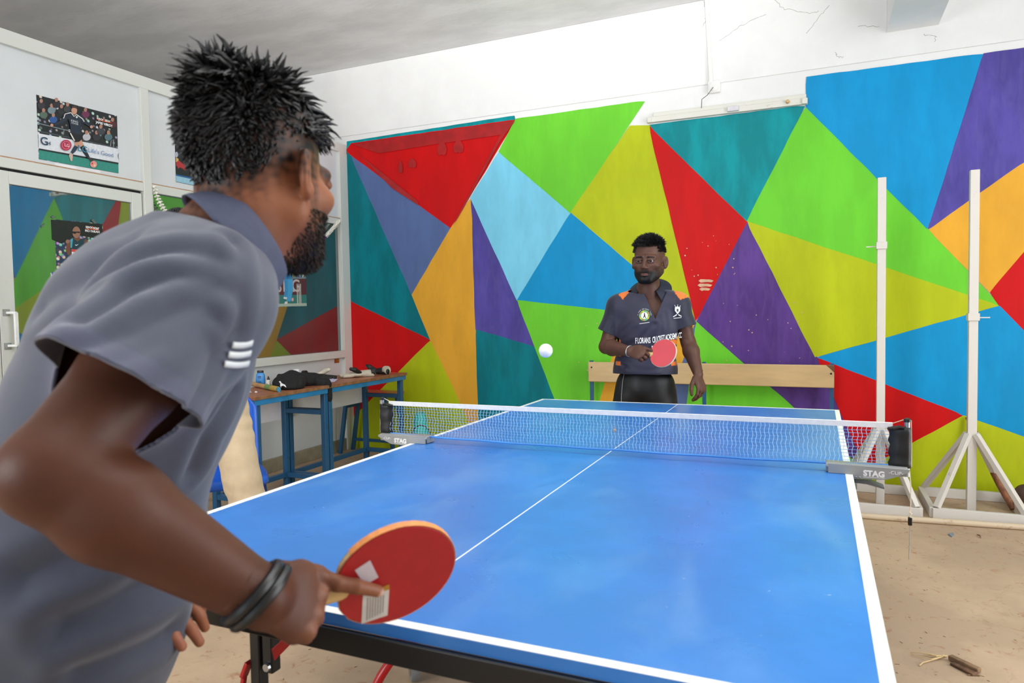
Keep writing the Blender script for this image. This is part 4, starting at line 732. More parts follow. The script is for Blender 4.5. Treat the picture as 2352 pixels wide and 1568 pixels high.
# ------------------------------------------------------------------ people
def head_sdf(L, s=1., female=False):
    L = L/s; A = np.abs(L[:,0])/1.06; S = np.stack([A, L[:,1], L[:,2]], 1)      # symmetric
    d = ell(S, (0, -.012, .045), (.075, .096, .086)); d = smin(d, ell(S, (0, .03, -.033), (.064, .066, .078)), .03)
    d = smin(d, cap(S, (.056, .0, -.052), (.018, .076, -.092), .018, .022), .03); d = smin(d, ell(S, (0, .080, -.094), (.024, .018, .017)), .02)
    d = smin(d, ell(S, (.044, .062, -.018), (.024, .026, .02)), .02); d = smin(d, cap(S, (.008, .094, .026), (.044, .08, .024), .010, .010), .018)
    d = smax(d, -ell(S, (.031, .110, .008), (.020, .016, .011)), .012)
    d = smin(d, cap(S, (0, .094, .016), (0, .116, -.026), .007, .011), .012); d = smin(d, ell(S, (.011, .104, -.03), (.010, .011, .008)), .008)
    d = smin(d, cap(S, (0, .1015, -.0605), (.018, .095, -.0625), .0052, .004), .006); d = smin(d, cap(S, (0, .100, -.0715), (.015, .095, -.069), .0062, .004), .006)
    d = smin(d, cap(S, (.018, .0925, .0125), (.044, .0885, .0115), .0066, .0066), .005); d = smin(d, cap(S, (.020, .0915, -.0025), (.042, .0880, -.001), .0044, .0042), .005)     # eyelids
    # ears
    q = S-V3(.082, -.010, -.003); an = .5; q = np.stack([q[:,0]*math.cos(an)+q[:,1]*math.sin(an), -q[:,0]*math.sin(an)+q[:,1]*math.cos(an), q[:,2]], 1)
    e = ell(q, (0, 0, 0), (.0080, .0175, .031)); e = smax(e, -ell(q, (.009, .003, .003), (.0075, .012, .021)), .004); e = smin(e, ell(q, (.002, .006, -.024), (.007, .010, .011)), .006)
    d = smin(d, e, .012); return d*s
def hand_pts(W, h, n, s, curls, thumb, sc=1., spread=.06, pl=.092):
    """fingers as bent chains; n points out of the back of the hand, s towards the thumb"""
    out = []; K = W+h*pl*sc
    for k, (o, l) in enumerate(zip((.032, .0105, -.0115, -.031), (.074, .082, .076, .060))):
        p = K+s*o*sc-h*(.004, 0, .004, .012)[k]*sc; d = unit(h+s*spread*(1.5-k)); ang = 0; pts = [p-d*.012*sc, p]
        for j, fr_ in enumerate((.44, .30, .26)):
            ang += curls[k][j]; dd = d*math.cos(ang)-n*math.sin(ang); pts.append(pts[-1]+dd*l*fr_*sc)
        out.append((pts, [.0098*sc, .0095*sc, .0086*sc, .0080*sc, .0068*sc] if k < 3 else [.0088*sc, .0084*sc, .0075*sc, .007*sc, .006*sc]))
    B = W+h*.022*sc+s*.028*sc-n*.008; t = [B]
    for v, l in zip(thumb, (.044, .034, .027)): t.append(t[-1]+unit(h*v[0]+s*v[1]+n*v[2])*l*sc)
    out.append((t, [.0155*sc, .0118*sc, .0102*sc, .0082*sc])); return out
def hand_sdf(P, W, h, n, s, fing, sc=1., pl=.092):
    d = fcap(P, W+h*.004, W+h*(pl-.030)*sc-s*.002, .030*sc, .044*sc, n, .38); d = smin(d, fcap(P, W+h*.02*sc+s*.012, W+h*.05*sc+s*.024, .022*sc, .02*sc, n, .7), .012)
    f = None
    for pts, rs in fing:
        e = chain(P, pts, rs, .003); f = e if f is None else smin(f, e, .0025)
    return smin(d, f, .007)
def tinted(V, base): c = np.empty((len(V), 3)); c[:] = lin(base)[:3]; return c
def blend(c, w, rgb): w = np.clip(w, 0, 1)[:,None]; return c*(1-w)+np.array(lin(rgb)[:3])*w
def sstep(a, b, x): t = np.clip((x-a)/(b-a), 0, 1); return t*t*(3-2*t)
SKIN = mat('skin', (120, 80, 60), .48, .07, 30, .05, 260, attr='Col', sss=.12, spec=.3)
HAIR = mat('black_hair', (30, 29, 30), .42, .35, 60, spec=.6)
def head_tint(c, V, HC, R, s, skin, beard, lip, fade=True, hairline=.07, noise_=.3):
    L = ((V-HC)@R)/s; n = vnoise(V, 420, 2)*noise_; x = np.abs(L[:,0]); front = sstep(-.02, .03, L[:,1])
    c = c.copy(); inhead = L[:,2] > -.15
    bd = sstep(-.035, -.062, L[:,2]+n*.008)*sstep(.03, .065, L[:,1]+x*.25)*sstep(-.165, -.14, L[:,2]); jaw = sstep(-.02, -.05, L[:,2]+n*.006)*sstep(-.002, .02, L[:,1])*sstep(.04, .055, x)*sstep(-.16, -.13, L[:,2])
    c = blend(c, inhead*np.clip(np.maximum(bd*1.15, jaw*.7)*(.93+n*.4), 0, 1), beard)
    mu = sstep(.024, .014, np.abs(L[:,0]))*sstep(.010, .003, np.abs(L[:,2]+.0515))*front; c = blend(c, mu*.85, beard)
    c = blend(c, sstep(.021, .015, x)*sstep(.0085, .004, np.abs(L[:,2]+.0655))*sstep(.08, .088, L[:,1]), lip)
    br = sstep(.0075, .003, np.abs(L[:,2]-.0245+.25*np.maximum(x-.035, 0)))*sstep(.011, .015, x)*sstep(.055, .046, x)*front; c = blend(c, br*.95, beard)
    return c
def head_extras(root, HC, R, s, look=(0, 0)):
    for sd in (-1, 1):
        e = HC+R@(V3(sd*.0328, .0868, .0055)*s); g = unit(R@V3(look[0], 1, look[1])); M = Vector((0, 0, 1)).rotation_difference(Vector(g)).to_matrix()
        prof = [(math.sin(a), math.cos(a)) for a in np.linspace(math.pi, 0, 15)]; mb = MB(); mb.lathe([(r_*.0120*s, z_*.0120*s) for r_, z_ in prof], e, 20, g)
        ey = obj('eye', mb, mat('eye_white', (150, 136, 126), .3, .03), root, smooth='all'); obj('iris', MB().lathe([(.0, .0124*s), (.0028*s, .0123*s), (.0066*s, .0105*s)], e, 16, g), mat('dark_iris', (26, 16, 12), .15), ey, smooth='all')
def strands(name, roots, dirs, lens, rads, bend, mat_, parent, seg=4, sides=3, wav=0):
    """tapered hair locks"""
    mb_v = []; mb_f = []; n = len(roots); rs = np.random.RandomState(7)
    t = unit_rows(dirs); a = np.cross(t, rs.normal(size=(n, 3))); a = unit_rows(a); b = np.cross(t, a); p = roots.copy(); ring = []; ph0 = rs.uniform(0, 6.28, n)
    for i in range(seg+1):
        w = rads*(1-(i/seg)**2.2*.9)
        for k in range(sides): ph = 2*math.pi*k/sides; ring.append(p+(a*math.cos(ph)+b*math.sin(ph))*w[:,None])
        t = unit_rows(t+bend/seg+wav*(a*np.cos(ph0+i*1.9)[:,None]+b*np.sin(ph0+i*1.9)[:,None])); p = p+t*(lens/seg)[:,None]
    V = np.stack(ring, 1).reshape(-1, 3); m = (seg+1)*sides; base = np.arange(n)[:,None]*m; F = []
    for i in range(seg):
        for k in range(sides): F.append(np.stack([base[:,0]+i*sides+k, base[:,0]+i*sides+(k+1) % sides, base[:,0]+(i+1)*sides+(k+1) % sides, base[:,0]+(i+1)*sides+k], 1))
    F = np.concatenate(F); me = bpy.data.meshes.new(name); off = np.array(loc_of(parent)); me.from_pydata((V-off).tolist(), [], F.tolist()); me.materials.append(mat_); me.polygons.foreach_set('use_smooth', [True]*len(F)); o = bpy.data.objects.new(name, me); col.objects.link(o); o.parent = parent; return o
def unit_rows(v): return v/np.maximum(np.linalg.norm(v, axis=1), 1e-9)[:,None]
def scalp(n, seed, keep):
    rs = np.random.RandomState(seed); v = unit_rows(rs.normal(size=(n*4, 3))); p = V3(0, -.012, .045)+v*V3(.075, .096, .086); nn = unit_rows(v/V3(.075, .096, .086)); k = keep(p); return p[k][:n], nn[k][:n], rs
def collar(name, parent, m, NC, Rn, r0, leaf, gap, tilt=0, front=.0, flare=.03, h0=.045, elong=.12):
    """fold-down shirt collar round the neck axis; Rn columns right, forward, up"""
    rows = [[], [], [], [], []]; N = 44; half = math.pi-gap
    for i in range(N+1):
        ph = -half+2*half*i/N; ex = abs(ph)/half; c = Rn@V3(math.sin(ph), -math.cos(ph), 0); up = Rn[:,2]; drop = front*ex**2; lf = leaf*(1+.55*ex**3)
        for k, (rr_, hh) in enumerate(((r0*.96, -.012), (r0, h0*.7), (r0+.006, h0), (r0+.014, h0-.006), (r0+.016+flare, h0-lf))): rows[k].append(NC+c*rr_*(1+elong*abs(math.cos(ph)))+up*(hh-drop))
    V = [p for r_ in rows for p in r_]; F = [(k*(N+1)+i, k*(N+1)+i+1, (k+1)*(N+1)+i+1, (k+1)*(N+1)+i) for k in range(4) for i in range(N)]
    mb = MB(); mb.add(V, F); return obj(name, mb, m, parent, smooth='all', solid=.003, sub=1)
def fold_field(V, lines):
    d = np.zeros(len(V))
    for pts, w, a in lines: q = polydist(V, pts); d += a*(np.exp(-(q/w)**2)-.45*np.exp(-((q-1.9*w)/w)**2))
    return d
def paddle(label, C, e_len, e_nrm, parts, grp):
    """C blade centre, e_len from blade centre towards the handle, e_nrm out of the red face"""
    h = unit(e_len); n = unit(e_nrm-h*(e_nrm@h)); w = np.cross(n, h); t = thing('table_tennis_bat', label, 'bat', tuple(C), grp)
    def outline(k, off):
        pts = []
        for a in np.linspace(0, 2*math.pi, 48, endpoint=False):
            x, y = math.cos(a)*.0785*k, math.sin(a)*.0755*k
            if x > .05: x = min(x, .068*k+.004)
            pts.append(C+h*x+w*y+n*off)
        return pts
    obj('blade', MB().prism(outline(1, -.0032), n*.0064), mat('bat_blade_wood', (222, 186, 132), .5, .1, 30), t); 
    obj('rubber_face', MB().prism(outline(.985, .0033), n*.0022), parts[0], t, bevel=.0004); obj('rubber_face', MB().prism(outline(.985, -.0055), n*.0022), mat('black_rubber', (24, 24, 25), .5), t, bevel=.0004)
    if parts[1]: 
        mb = MB(); o1, o2 = outline(1.006, -.0045), outline(1.006, .0045); m_ = len(o1); mb.v = [tuple(p) for p in o1+o2]; mb.f = [(i, i+1, i+1+m_, i+m_) for i in range(5, m_-6)]; obj('edge_tape', mb, parts[1], t, solid=.0008)
    H = MB(); secs = [(.055, .018, .0045), (.072, .016, .009), (.086, .0138, .0112), (.12, .0135, .0112), (.15, .0142, .0115), (.166, .0165, .0125), (.168, .0155, .0115)]; nn = 16
    for x, a, b in secs:
        for k in range(nn): ph = 2*math.pi*k/nn; H.v.append(tuple(C+h*x+w*a*math.cos(ph)+n*b*math.sin(ph)))
    H.f = [(i*nn+k, i*nn+(k+1) % nn, (i+1)*nn+(k+1) % nn, (i+1)*nn+k) for i in range(len(secs)-1) for k in range(nn)]+[tuple(range(nn-1, -1, -1)), tuple((len(secs)-1)*nn+k for k in range(nn))]
    obj('handle', H, mat('bat_handle_wood', (214, 180, 122), .5, .08, 20, stretch=(1, 1, 6)), t, smooth=True); return t, h, n, w
def shoe(parent, ankle, toe, m):
    a, b = np.array(ankle, float), np.array(toe, float); d = unit((b-a)*V3(1, 1, 0)); w = V3(-d[1], d[0], 0); heel = V3(a[0], a[1], 0)-d*.055
    def f(P):
        q = P-heel; L = np.stack([q@w, q@d, q[:,2]], 1); e = ell(L, (0, .075, .045), (.045, .085, .055)); e = smin(e, ell(L, (0, .19, .03), (.047, .09, .034)), .03); return np.maximum(e, -L[:,2]+.001)
    sh = soft('shoe', mesh_sdf(f, heel-V3(.35, .35, .01), heel+V3(.35, .35, .13), .007), m, parent); return sh
def leg_chain(P, hip, knee, ank, r, k=.03):
    hip, knee, ank = map(np.asarray, (hip, knee, ank)); mid = knee*.7+ank*.3
    return smin(chain(P, [hip, knee, ank], [r[0], r[1], r[2]], .02), chain(P, [knee, mid, ank], [r[1]*.9, r[1]*1.02, r[2]], .02), .02)
def arm_chain(P, sh, el, wr, r):
    sh, el, wr = map(np.asarray, (sh, el, wr)); m1 = sh*.5+el*.5; m2 = el*.72+wr*.28; return chain(P, [sh, m1, el, m2, wr], [r[0], r[0]*.97, r[1], r[1]*1.12, r[2]], .015)
def bounds(pts, m): a = np.array(pts); return a.min(0)-m, a.max(0)+m

def trunk_fn(J, TR, legs, torso):
    def f(P):
        d = cap(P, J['NB']-V3(0, 0, .01), (J['SR']+J['SL'])/2, .06, .07); d = smin(d, torso(P), .03); d = smin(d, ell(P, J['PE'], (.15, .10, .13), TR), .05)
        for h_, k_, a_ in legs.values(): d = smin(d, leg_chain(P, h_, k_, a_, (.08, .055, .036)), .03)
        return d
    return f
def neck_head_fn(J, HR, s, nr=(.053, .058)):
    def f(P): d = head_sdf((P-J['HC'])@HR, s); d = smin(d, cap(P, J['HC']+HR@V3(0, -.022, -.05), J['NB'], *nr), .025); return smin(d, cap(P, J['NB']-V3(0, 0, .01), (J['SR']+J['SL'])/2, .06, .07), .05)
    return f
def arm_fn(sh, el, wr, r, h, n, s, fing, sc=1., pl=.092):
    def f(P): return smin(arm_chain(P, sh, el, wr, r), hand_sdf(P, wr, h, n, s, fing, sc, pl), .012)
    return f
# ---- the opponent behind the far end of the table
Yo = 1.66
J = dict(HC=on_y(1491, 601, 1.60), NB=on_y(1489, 668, 1.665), SR=on_y(1423, 704, 1.66), SL=on_y(1555, 700, 1.70), CH=on_y(1487, 742, 1.685), WA=on_y(1483, 830, 1.69), PE=on_y(1481, 900, 1.70),
         ER=on_y(1392, 796, 1.62), WR=on_y(1446, 806, 1.415), EL=on_y(1581, 786, 1.72), WL=on_y(1604, 860, 1.63))
HR = frame(V3(-.02, -1, -.06), V3(.03, 0, 1)); op = thing('person', 'man in navy and orange polo shirt holding a red bat behind the table', 'person', (float(J['PE'][0]), 1.72, 0))
TR = frame(V3(.06, -1, 0), V3(0, .06, 1))
legs = {}
for s, nm in ((1, 'R'), (-1, 'L')):
    hip = J['PE']+TR[:,0]*.088*s+V3(0, 0, -.03); kn = V3(hip[0]+TR[0,0]*.08*s, 1.64, .44); an = V3(hip[0]+TR[0,0]*.15*s, 1.78, .085); legs[nm] = (hip, kn, an)
hR = unit(on_y(1492, 812, 1.355)-J['WR']); nR = unit(V3(-.1, -.8, .6)); nR = unit(nR-hR*(nR@hR)); sR = np.cross(hR, nR)
if sR[2] < 0: sR = -sR
hL = unit(on_y(1611, 893, 1.60)-J['WL']); nL = unit(V3(.75, -.3, .25)); nL = unit(nL-hL*(nL@hL)); sL = np.cross(hL, nL); sL = sL if sL[1] < 0 else -sL
fR = hand_pts(J['WR'], hR, nR, sR, [(.55, .45, .3), (1.0, 1.25, .8), (1.05, 1.3, .8), (1.1, 1.3, .8)], [(.9, .1, -.6), (1, -.1, -.3), (1, -.2, -.1)], .98)
fL = hand_pts(J['WL'], hL, nL, sL, [(.35, .5, .3), (.5, .6, .4), (.6, .7, .4), (.7, .7, .4)], [(.8, .5, -.3), (1, .1, -.3), (1, -.1, -.2)], .98)
def op_torso(P, g):
    d = ell(P, J['CH'], (.185+g, .115+g, .19+g), TR); d = smin(d, cap(P, J['SR'], J['SL'], .052+g, .052+g), .05); d = smin(d, cap(P, J['NB']-V3(0, 0, .022), J['SR'], .05+g, .045+g), .04); d = smin(d, cap(P, J['NB']-V3(0, 0, .022), J['SL'], .05+g, .045+g), .04); d = smin(d, ell(P, J['WA'], (.155+g, .105+g, .17+g), TR), .07); return d
lo, hi = bounds(list(J.values())+[v for l in legs.values() for v in l], .26); lo[2] = .03; HS = 1.05
aR = arm_fn(J['SR'], J['ER'], J['WR'], (.05, .040, .026), hR, nR, sR, fR); aL = arm_fn(J['SL'], J['EL'], J['WL'], (.05, .040, .026), hL, nL, sL, fL)
VF = join(mesh_sdf(neck_head_fn(J, HR, HS), J['HC']-V3(.2, .2, .3), J['HC']+V3(.2, .2, .2), .0032), mesh_sdf(aR, *bounds([J['SR'], J['ER'], J['WR'], J['WR']+hR*.2], .08), .0042), mesh_sdf(aL, *bounds([J['SL'], J['EL'], J['WL'], J['WL']+hL*.2], .08), .0042), mesh_sdf(trunk_fn(J, TR, legs, lambda P: op_torso(P, -.016)), lo, hi, .011, 0))
c = tinted(VF[0], (92, 62, 50)); c = head_tint(c, VF[0], J['HC'], HR, HS, None, (9, 7, 7), (104, 66, 62), noise_=.15); mottle = sstep(0, .03, vnoise(VF[0], 60, 4)-.6)*.15; c = blend(c, mottle, (120, 84, 68))  # random lighter blotches in the skin tone
soft('body', VF, SKIN, op, c); head_extras(op, J['HC'], HR, HS, (.05, -.08))
# hair: a low cap of short locks
def keep(p):
    x, y, z = np.abs(p[:,0]), p[:,1], p[:,2]; return z > np.where(y > .045, .080+.012*(x > .05), np.where(y > .0, .052, np.where(y > -.03, .03, -.04)))
p, nn, rs = scalp(5600, 3, keep); d = unit_rows(nn*.85+V3(.30, .25, .25)+rs.normal(size=p.shape)*.16); ln = np.where(p[:,2] > .085, .034, np.where(p[:,2] > .05, .018, .009))*rs.uniform(.8, 1.2, len(p))
strands('hair', J['HC']+(p*.97*HS)@HR.T, d@HR.T, ln, np.full(len(p), .0028), (V3(.2, .25, -.5)[None]*np.ones((len(p), 1)))@HR.T, HAIR, op, 3, 3)
# polo shirt
hemR, hemL = on_y(1397, 764, 1.645), on_y(1574, 752, 1.70)
def op_shirt(P):
    d = op_torso(P, .010); d = smin(d, ell(P, J['PE']+V3(0, 0, .10), (.178, .128, .15), TR), .06)
    d = smin(d, cap(P, J['SR'], J['SR']+(hemR-J['SR'])*1.35, .060, .064), .035); d = smin(d, cap(P, J['SL'], J['SL']+(hemL-J['SL'])*1.35, .060, .062), .035); return d
SV = mesh_sdf(op_shirt, V3(J['ER'][0]-.15, 1.4, J['PE'][2]-.12), V3(J['EL'][0]+.15, 1.95, J['NB'][2]+.12), .0055); V, F = SV; N_ = normals(op_shirt, V)
def oy(px, py): return on_y(px, py, 1.58)
lines = [([oy(1420, 770), oy(1450, 742), oy(1480, 735)], .012, -.005), ([oy(1425, 800), oy(1470, 780), oy(1500, 745)], .014, -.006), ([oy(1490, 800), oy(1505, 745)], .012, -.005), ([oy(1530, 720), oy(1540, 800)], .013, -.005), ([oy(1440, 850), oy(1500, 858), oy(1550, 845)], .012, .006), ([oy(1400, 735), oy(1392, 762)], .01, -.004), ([oy(1555, 720), oy(1548, 770)], .01, -.004), ([oy(1425, 835), oy(1450, 850)], .01, -.005)]
V = V+N_*(fold_field(V, lines)+.0018*vnoise(V, 45, 9))[:,None]
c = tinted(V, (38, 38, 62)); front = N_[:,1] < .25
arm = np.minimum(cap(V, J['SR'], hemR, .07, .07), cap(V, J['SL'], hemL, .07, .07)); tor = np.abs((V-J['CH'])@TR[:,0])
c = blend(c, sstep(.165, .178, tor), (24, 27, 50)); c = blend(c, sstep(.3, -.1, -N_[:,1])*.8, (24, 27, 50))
def inpoly(V, poly):
    P = np.array([oy(*q)[[0, 2]] for q in poly]); x, z = V[:,0], V[:,2]; r_ = np.zeros(len(V), bool)
    for (x0, z0), (x1, z1) in zip(P, np.roll(P, -1, 0)): m = ((z0 > z) != (z1 > z)) & (x < (x1-x0)*(z-z0)/(z1-z0+1e-12)+x0); r_ ^= m
    return r_
OR = (240, 122, 36)
for poly in ([(1416,676),(1447,657),(1446,666),(1430,688)], [(1526,650),(1552,652),(1574,682),(1558,688),(1540,668)]): c = blend(c, inpoly(V, poly)*1.*(N_[:,1] < .6), OR)
sideo = (tor > .138) & (tor < .172) & (V[:,2] < on_y(1480, 778, 1.66)[2]) & (V[:,2] > on_y(1480, 838, 1.66)[2]) & (np.sin(V[:,2]*95) > -.2); c = blend(c, sideo*1., OR)
JER = mat('jersey_knit', (40, 40, 60), .6, .05, 40, .05, 300, attr='Col', sheen=.2)
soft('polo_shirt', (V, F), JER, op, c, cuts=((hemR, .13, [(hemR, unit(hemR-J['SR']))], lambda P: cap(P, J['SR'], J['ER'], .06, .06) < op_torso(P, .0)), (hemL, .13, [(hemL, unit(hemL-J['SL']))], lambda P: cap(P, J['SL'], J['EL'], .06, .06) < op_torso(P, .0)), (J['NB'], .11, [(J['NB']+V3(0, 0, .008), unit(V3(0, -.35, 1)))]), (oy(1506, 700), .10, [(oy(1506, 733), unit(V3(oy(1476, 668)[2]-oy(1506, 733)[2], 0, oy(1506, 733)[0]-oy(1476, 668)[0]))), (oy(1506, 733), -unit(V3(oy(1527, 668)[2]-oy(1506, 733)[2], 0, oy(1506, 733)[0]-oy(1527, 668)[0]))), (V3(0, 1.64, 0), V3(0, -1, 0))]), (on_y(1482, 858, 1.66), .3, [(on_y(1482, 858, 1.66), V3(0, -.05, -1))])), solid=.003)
CN = on_y(1490, 662, 1.655); CRm = frame(V3(.0, -1, -.75), V3(0, -.75, 1)); NAVY = mat('navy_cloth', (24, 27, 50), .65, .08, 30)
collar('collar', op, NAVY, CN, CRm, .060, .046, .78, front=.0, flare=.050, h0=.017)
# things printed on the shirt: drape flat print onto the chest
def drape(name, v, f, m, parent, fn, lift=.009):
    v = np.array(v, float); o = v.copy(); dr = V3(0, 1, 0)
    for _ in range(28): d = fn(o)-lift; o = o+dr*np.clip(d, -.03, .03)[:,None]*.8
    return obj(name, (o, f), m, parent)
def op_shirt_f(P): return op_shirt(P)-.0018*vnoise(P, 45, 9)
def dtext(body, px, py, size, sx=1, slope=0, bold=0, m=M_prt): v, f = text('lettering', body, size, None, None, on_y(px, py, 1.45), (1, 0, slope), (0, 0, 1), .0004, sx=sx, bold=bold); return drape('lettering', v, f, m, op, op_shirt_f)
for ch, x, y in zip('FLORANS', np.linspace(1450, 1482, 7), np.linspace(785, 784, 7)): dtext(ch, x, y, .044, .42, .05, .0012)
for ch, x, y in zip('CRICKET', np.linspace(1490, 1513, 7), np.linspace(783, 779, 7)): dtext(ch, x, y, .046, .34, .1, .0012)
for ch, x, y in zip('ACADEMY CC', np.linspace(1518, 1550, 10), np.linspace(778, 773, 10)): 
    if ch != ' ': dtext(ch, x, y, .044, .33, .1, .001)
dtext('M', 1490, 803, .04, .7, .05, .001)
def ddisc(name, px, py, r, c, lift, n=24): v = [on_y(px, py, 1.45)]+[on_y(px, py, 1.45)+V3(r*math.cos(a), 0, r*math.sin(a)) for a in np.linspace(0, 2*math.pi, n, endpoint=False)]; return drape(name, v, [(0, 1+k, 1+(k+1) % n) for k in range(n)], mat('print_%d_%d_%d' % c, c, .5, .03), op, op_shirt_f, lift)
ddisc('round_badge', 1470, 725, .030, (126, 186, 60), .0088); ddisc('badge_centre', 1470, 725, .019, (240, 240, 238), .0092)
for k in range(10): ddisc('badge_dot', 1470+10.2*math.cos(k*.628), 725+10.2*math.sin(k*.628), .0042, [(206, 70, 90), (236, 200, 60), (90, 160, 200)][k % 3], .0092, 8)
def dpoly(name, pts, c, lift=.0096): v = [on_y(*q, 1.45) for q in pts]; return drape(name, v, [tuple(range(len(v)))], mat('print_%d_%d_%d' % c, c, .5, .03), op, op_shirt_f, lift)
dpoly('badge_figure', [(1469,719),(1471,719),(1472,725),(1474,731),(1472.6,731.4),(1470.6,727),(1468,731),(1467,730),(1469,725)], (24, 26, 30))
for k, ch in enumerate('R.TEAM CRICKET CLUB'):
    if ch != ' ': a = math.pi*(1-(k+.5)/19); dtext(ch, 1470+15.5*math.cos(a), 725-15.5*math.sin(a), .0085, .9, .9*(.5-(k+.5)/19)*-1.6)
dpoly('badge_rule', [(1459,743.5),(1482,740),(1482,741.6),(1459,745)], (206, 206, 210))
dpoly('shield_badge', [(1537,706),(1543,703),(1549,706),(1549,714),(1543,722),(1537,714)], (232, 232, 230)); dpoly('shield_mark', [(1541,710),(1545,709),(1545,716),(1542,716)], (70, 80, 60), .0102)
for q in ([(1536,700),(1537.2,700),(1540,707),(1539,707)], [(1543,699),(1544,699),(1543.8,704),(1543,704)], [(1549,701),(1550,701.6),(1547.6,707),(1546.8,706.6)], [(1532,728),(1542,721),(1541,725),(1534,729)], [(1544,721),(1553,727),(1551,728),(1545,725)]): dpoly('shield_stick', q, (226, 226, 224))
dpoly('badge_rule', [(1534,731),(1552,729),(1552,731),(1534,733)], (190, 190, 196))
# trousers, belt line piping, shoes, bracelet
BT = mat('black_polyester', (9, 9, 10), .5, .15, 10, .08, 150)
def op_trouser(P):
    d = ell(P, J['PE']+V3(0, 0, .03), (.172, .118, .14), TR)
    for h_, k_, a_ in legs.values(): d = smin(d, leg_chain(P, h_-V3(0, 0, .02), k_, a_+V3(0, 0, .02), (.098, .078, .062)), .04)
    return d
TV = mesh_sdf(op_trouser, V3(lo[0], 1.35, .05), V3(hi[0], 2.0, J['PE'][2]+.2), .0075); V, F = TV; N_ = normals(op_trouser, V); V = V+N_*(.003*vnoise(V*V3(1, 1, .5), 40, 3))[:,None]
soft('trousers', (V, F), BT, op); 
for s in ('R', 'L'): sh = legs[s]; shoe(op, sh[2], sh[2]+V3(0, -.2, 0), mat('dark_shoe', (40, 42, 48), .6))
sp = [on_y(1432-8*math.sin(t*1.2), 848+80*t, 1.60-.03*t) for t in np.linspace(0, 1, 8)]
pv = np.array(sp)
for _ in range(20): pv = pv+V3(0, 1, 0)*np.clip(op_trouser(pv)-.004, -.03, .03)[:,None]*.8
obj('piping', MB().tube([tuple(q) for q in pv], .0016, 6), mat('grey_piping', (150, 154, 158), .5), op, smooth=True)
bw_ = J['WR']+hR*.0; obj('bangle', MB().tube([bw_+(nR*.024*math.cos(a)+sR*.031*math.sin(a))-hR*.004*math.cos(a) for a in np.linspace(0, 2*math.pi, 25)], .0032, 8), M_steel, op, smooth=True)
# his bat
Cb = on_y(1523, 811, 1.375); hh = unit(on_y(1466, 815, 1.425)-Cb)
t2, h2, n2, w2 = paddle('red faced table tennis bat with white edge tape held by the man in navy', Cb, hh, V3(.12, -.93, .33), (mat('coral_red_rubber', (224, 84, 92), .45, .03), mat('white_edge_tape', (226, 214, 200), .6, .12, 90)), 'table tennis bats')
# ---- the player in the foreground, seen from behind his right shoulder
G = dict(HC=deep(597, 414, .965), NB=deep(505, 572, .935), SR=deep(452, 690, .845), SL=deep(250, 785, 1.12), CH=deep(335, 835, .965), WA=deep(180, 1200, .97), PE=deep(95, 1560, .975),
         ER=deep(118, 1085, .665), WR=deep(602, 1372, .738), EL=deep(60, 1190, 1.18), WL=deep(285, 1350, 1.02))
def camdir(r, u, t): return unit(CR*r+CU*u-CD*t)          # right, up, towards the camera
fwd = camdir(.38, -.07, -.92); GR = frame(fwd, camdir(-.05, 1, 0)); GT = frame(camdir(.92, -.22, -.38), unit(G['NB']-G['PE']))
fg = thing('person', 'man in grey polo shirt with messy black hair bending over the near table end', 'person', (float(G['PE'][0])+.02, float(G['PE'][1])-.02, 0))
f2 = unit(GT[:,1]*V3(1, 1, 0)); r2 = V3(f2[1], -f2[0], 0); glegs = {}
for s, nm in ((1, 'R'), (-1, 'L')):
    hip = G['PE']+r2*.095*s-V3(0, 0, .02); an = V3(*(hip[:2]+r2[:2]*.13*s-f2[:2]*.06), .085); kn = (hip+an)/2+f2*.13; kn[2] = .43; glegs[nm] = (hip, kn, an)
# his bat, the red face turned to the camera
e1 = camdir(.53, .85, 0); ip = unit(CR*.85-CU*.53); e2 = unit(ip*.67+CD*.74*1.); nrm = unit(-CD*.67+ip*.74); Cg = deep(908, 1316, .862)
hdir = unit(deep(706, 1376, .815)-Cg); tg, th, tn, tw_ = paddle('red faced table tennis bat with paper stickers held by the man in grey', Cg, hdir, nrm, (mat('red_rubber', (176, 24, 32), .45, .04, 40), mat('orange_edge_tape', (232, 150, 84), .6, .12, 60)), 'table tennis bats')
def on_face(px, py, lift): v = ray(px, py); q = Cg+tn*(.0055+lift); return CAM+v*(((q-CAM)@tn)/(v@tn))
obj('sticker', MB().prism([on_face(*q, .0002) for q in ((815, 1309), (850, 1286), (869, 1325), (838, 1343))], tn*.0004), mat('sticker_paper', (214, 204, 212), .6, .06, 40), tg)
st2 = obj('sticker', MB().prism([on_face(*q, .0002) for q in ((830, 1432), (834, 1356), (894, 1352), (890, 1412))], tn*.0004), mat('sticker_paper_white', (212, 208, 204), .6, .06, 40), tg)
obj('sticker_band', MB().prism([on_face(*q, .0007) for q in ((872, 1350), (894, 1341), (895, 1353), (876, 1358))], tn*.0003), mat('sticker_gold', (176, 128, 40), .5), tg)
for k in range(7): obj('printed_line', MB().prism([on_face(*q, .0007) for q in ((842+6*k, 1424-3*k), (844+6*k, 1424-3*k), (846+6*k, 1372-1*k), (844+6*k, 1372-1*k))], tn*.0002), mat('print_grey', (130, 128, 126), .6), st2)
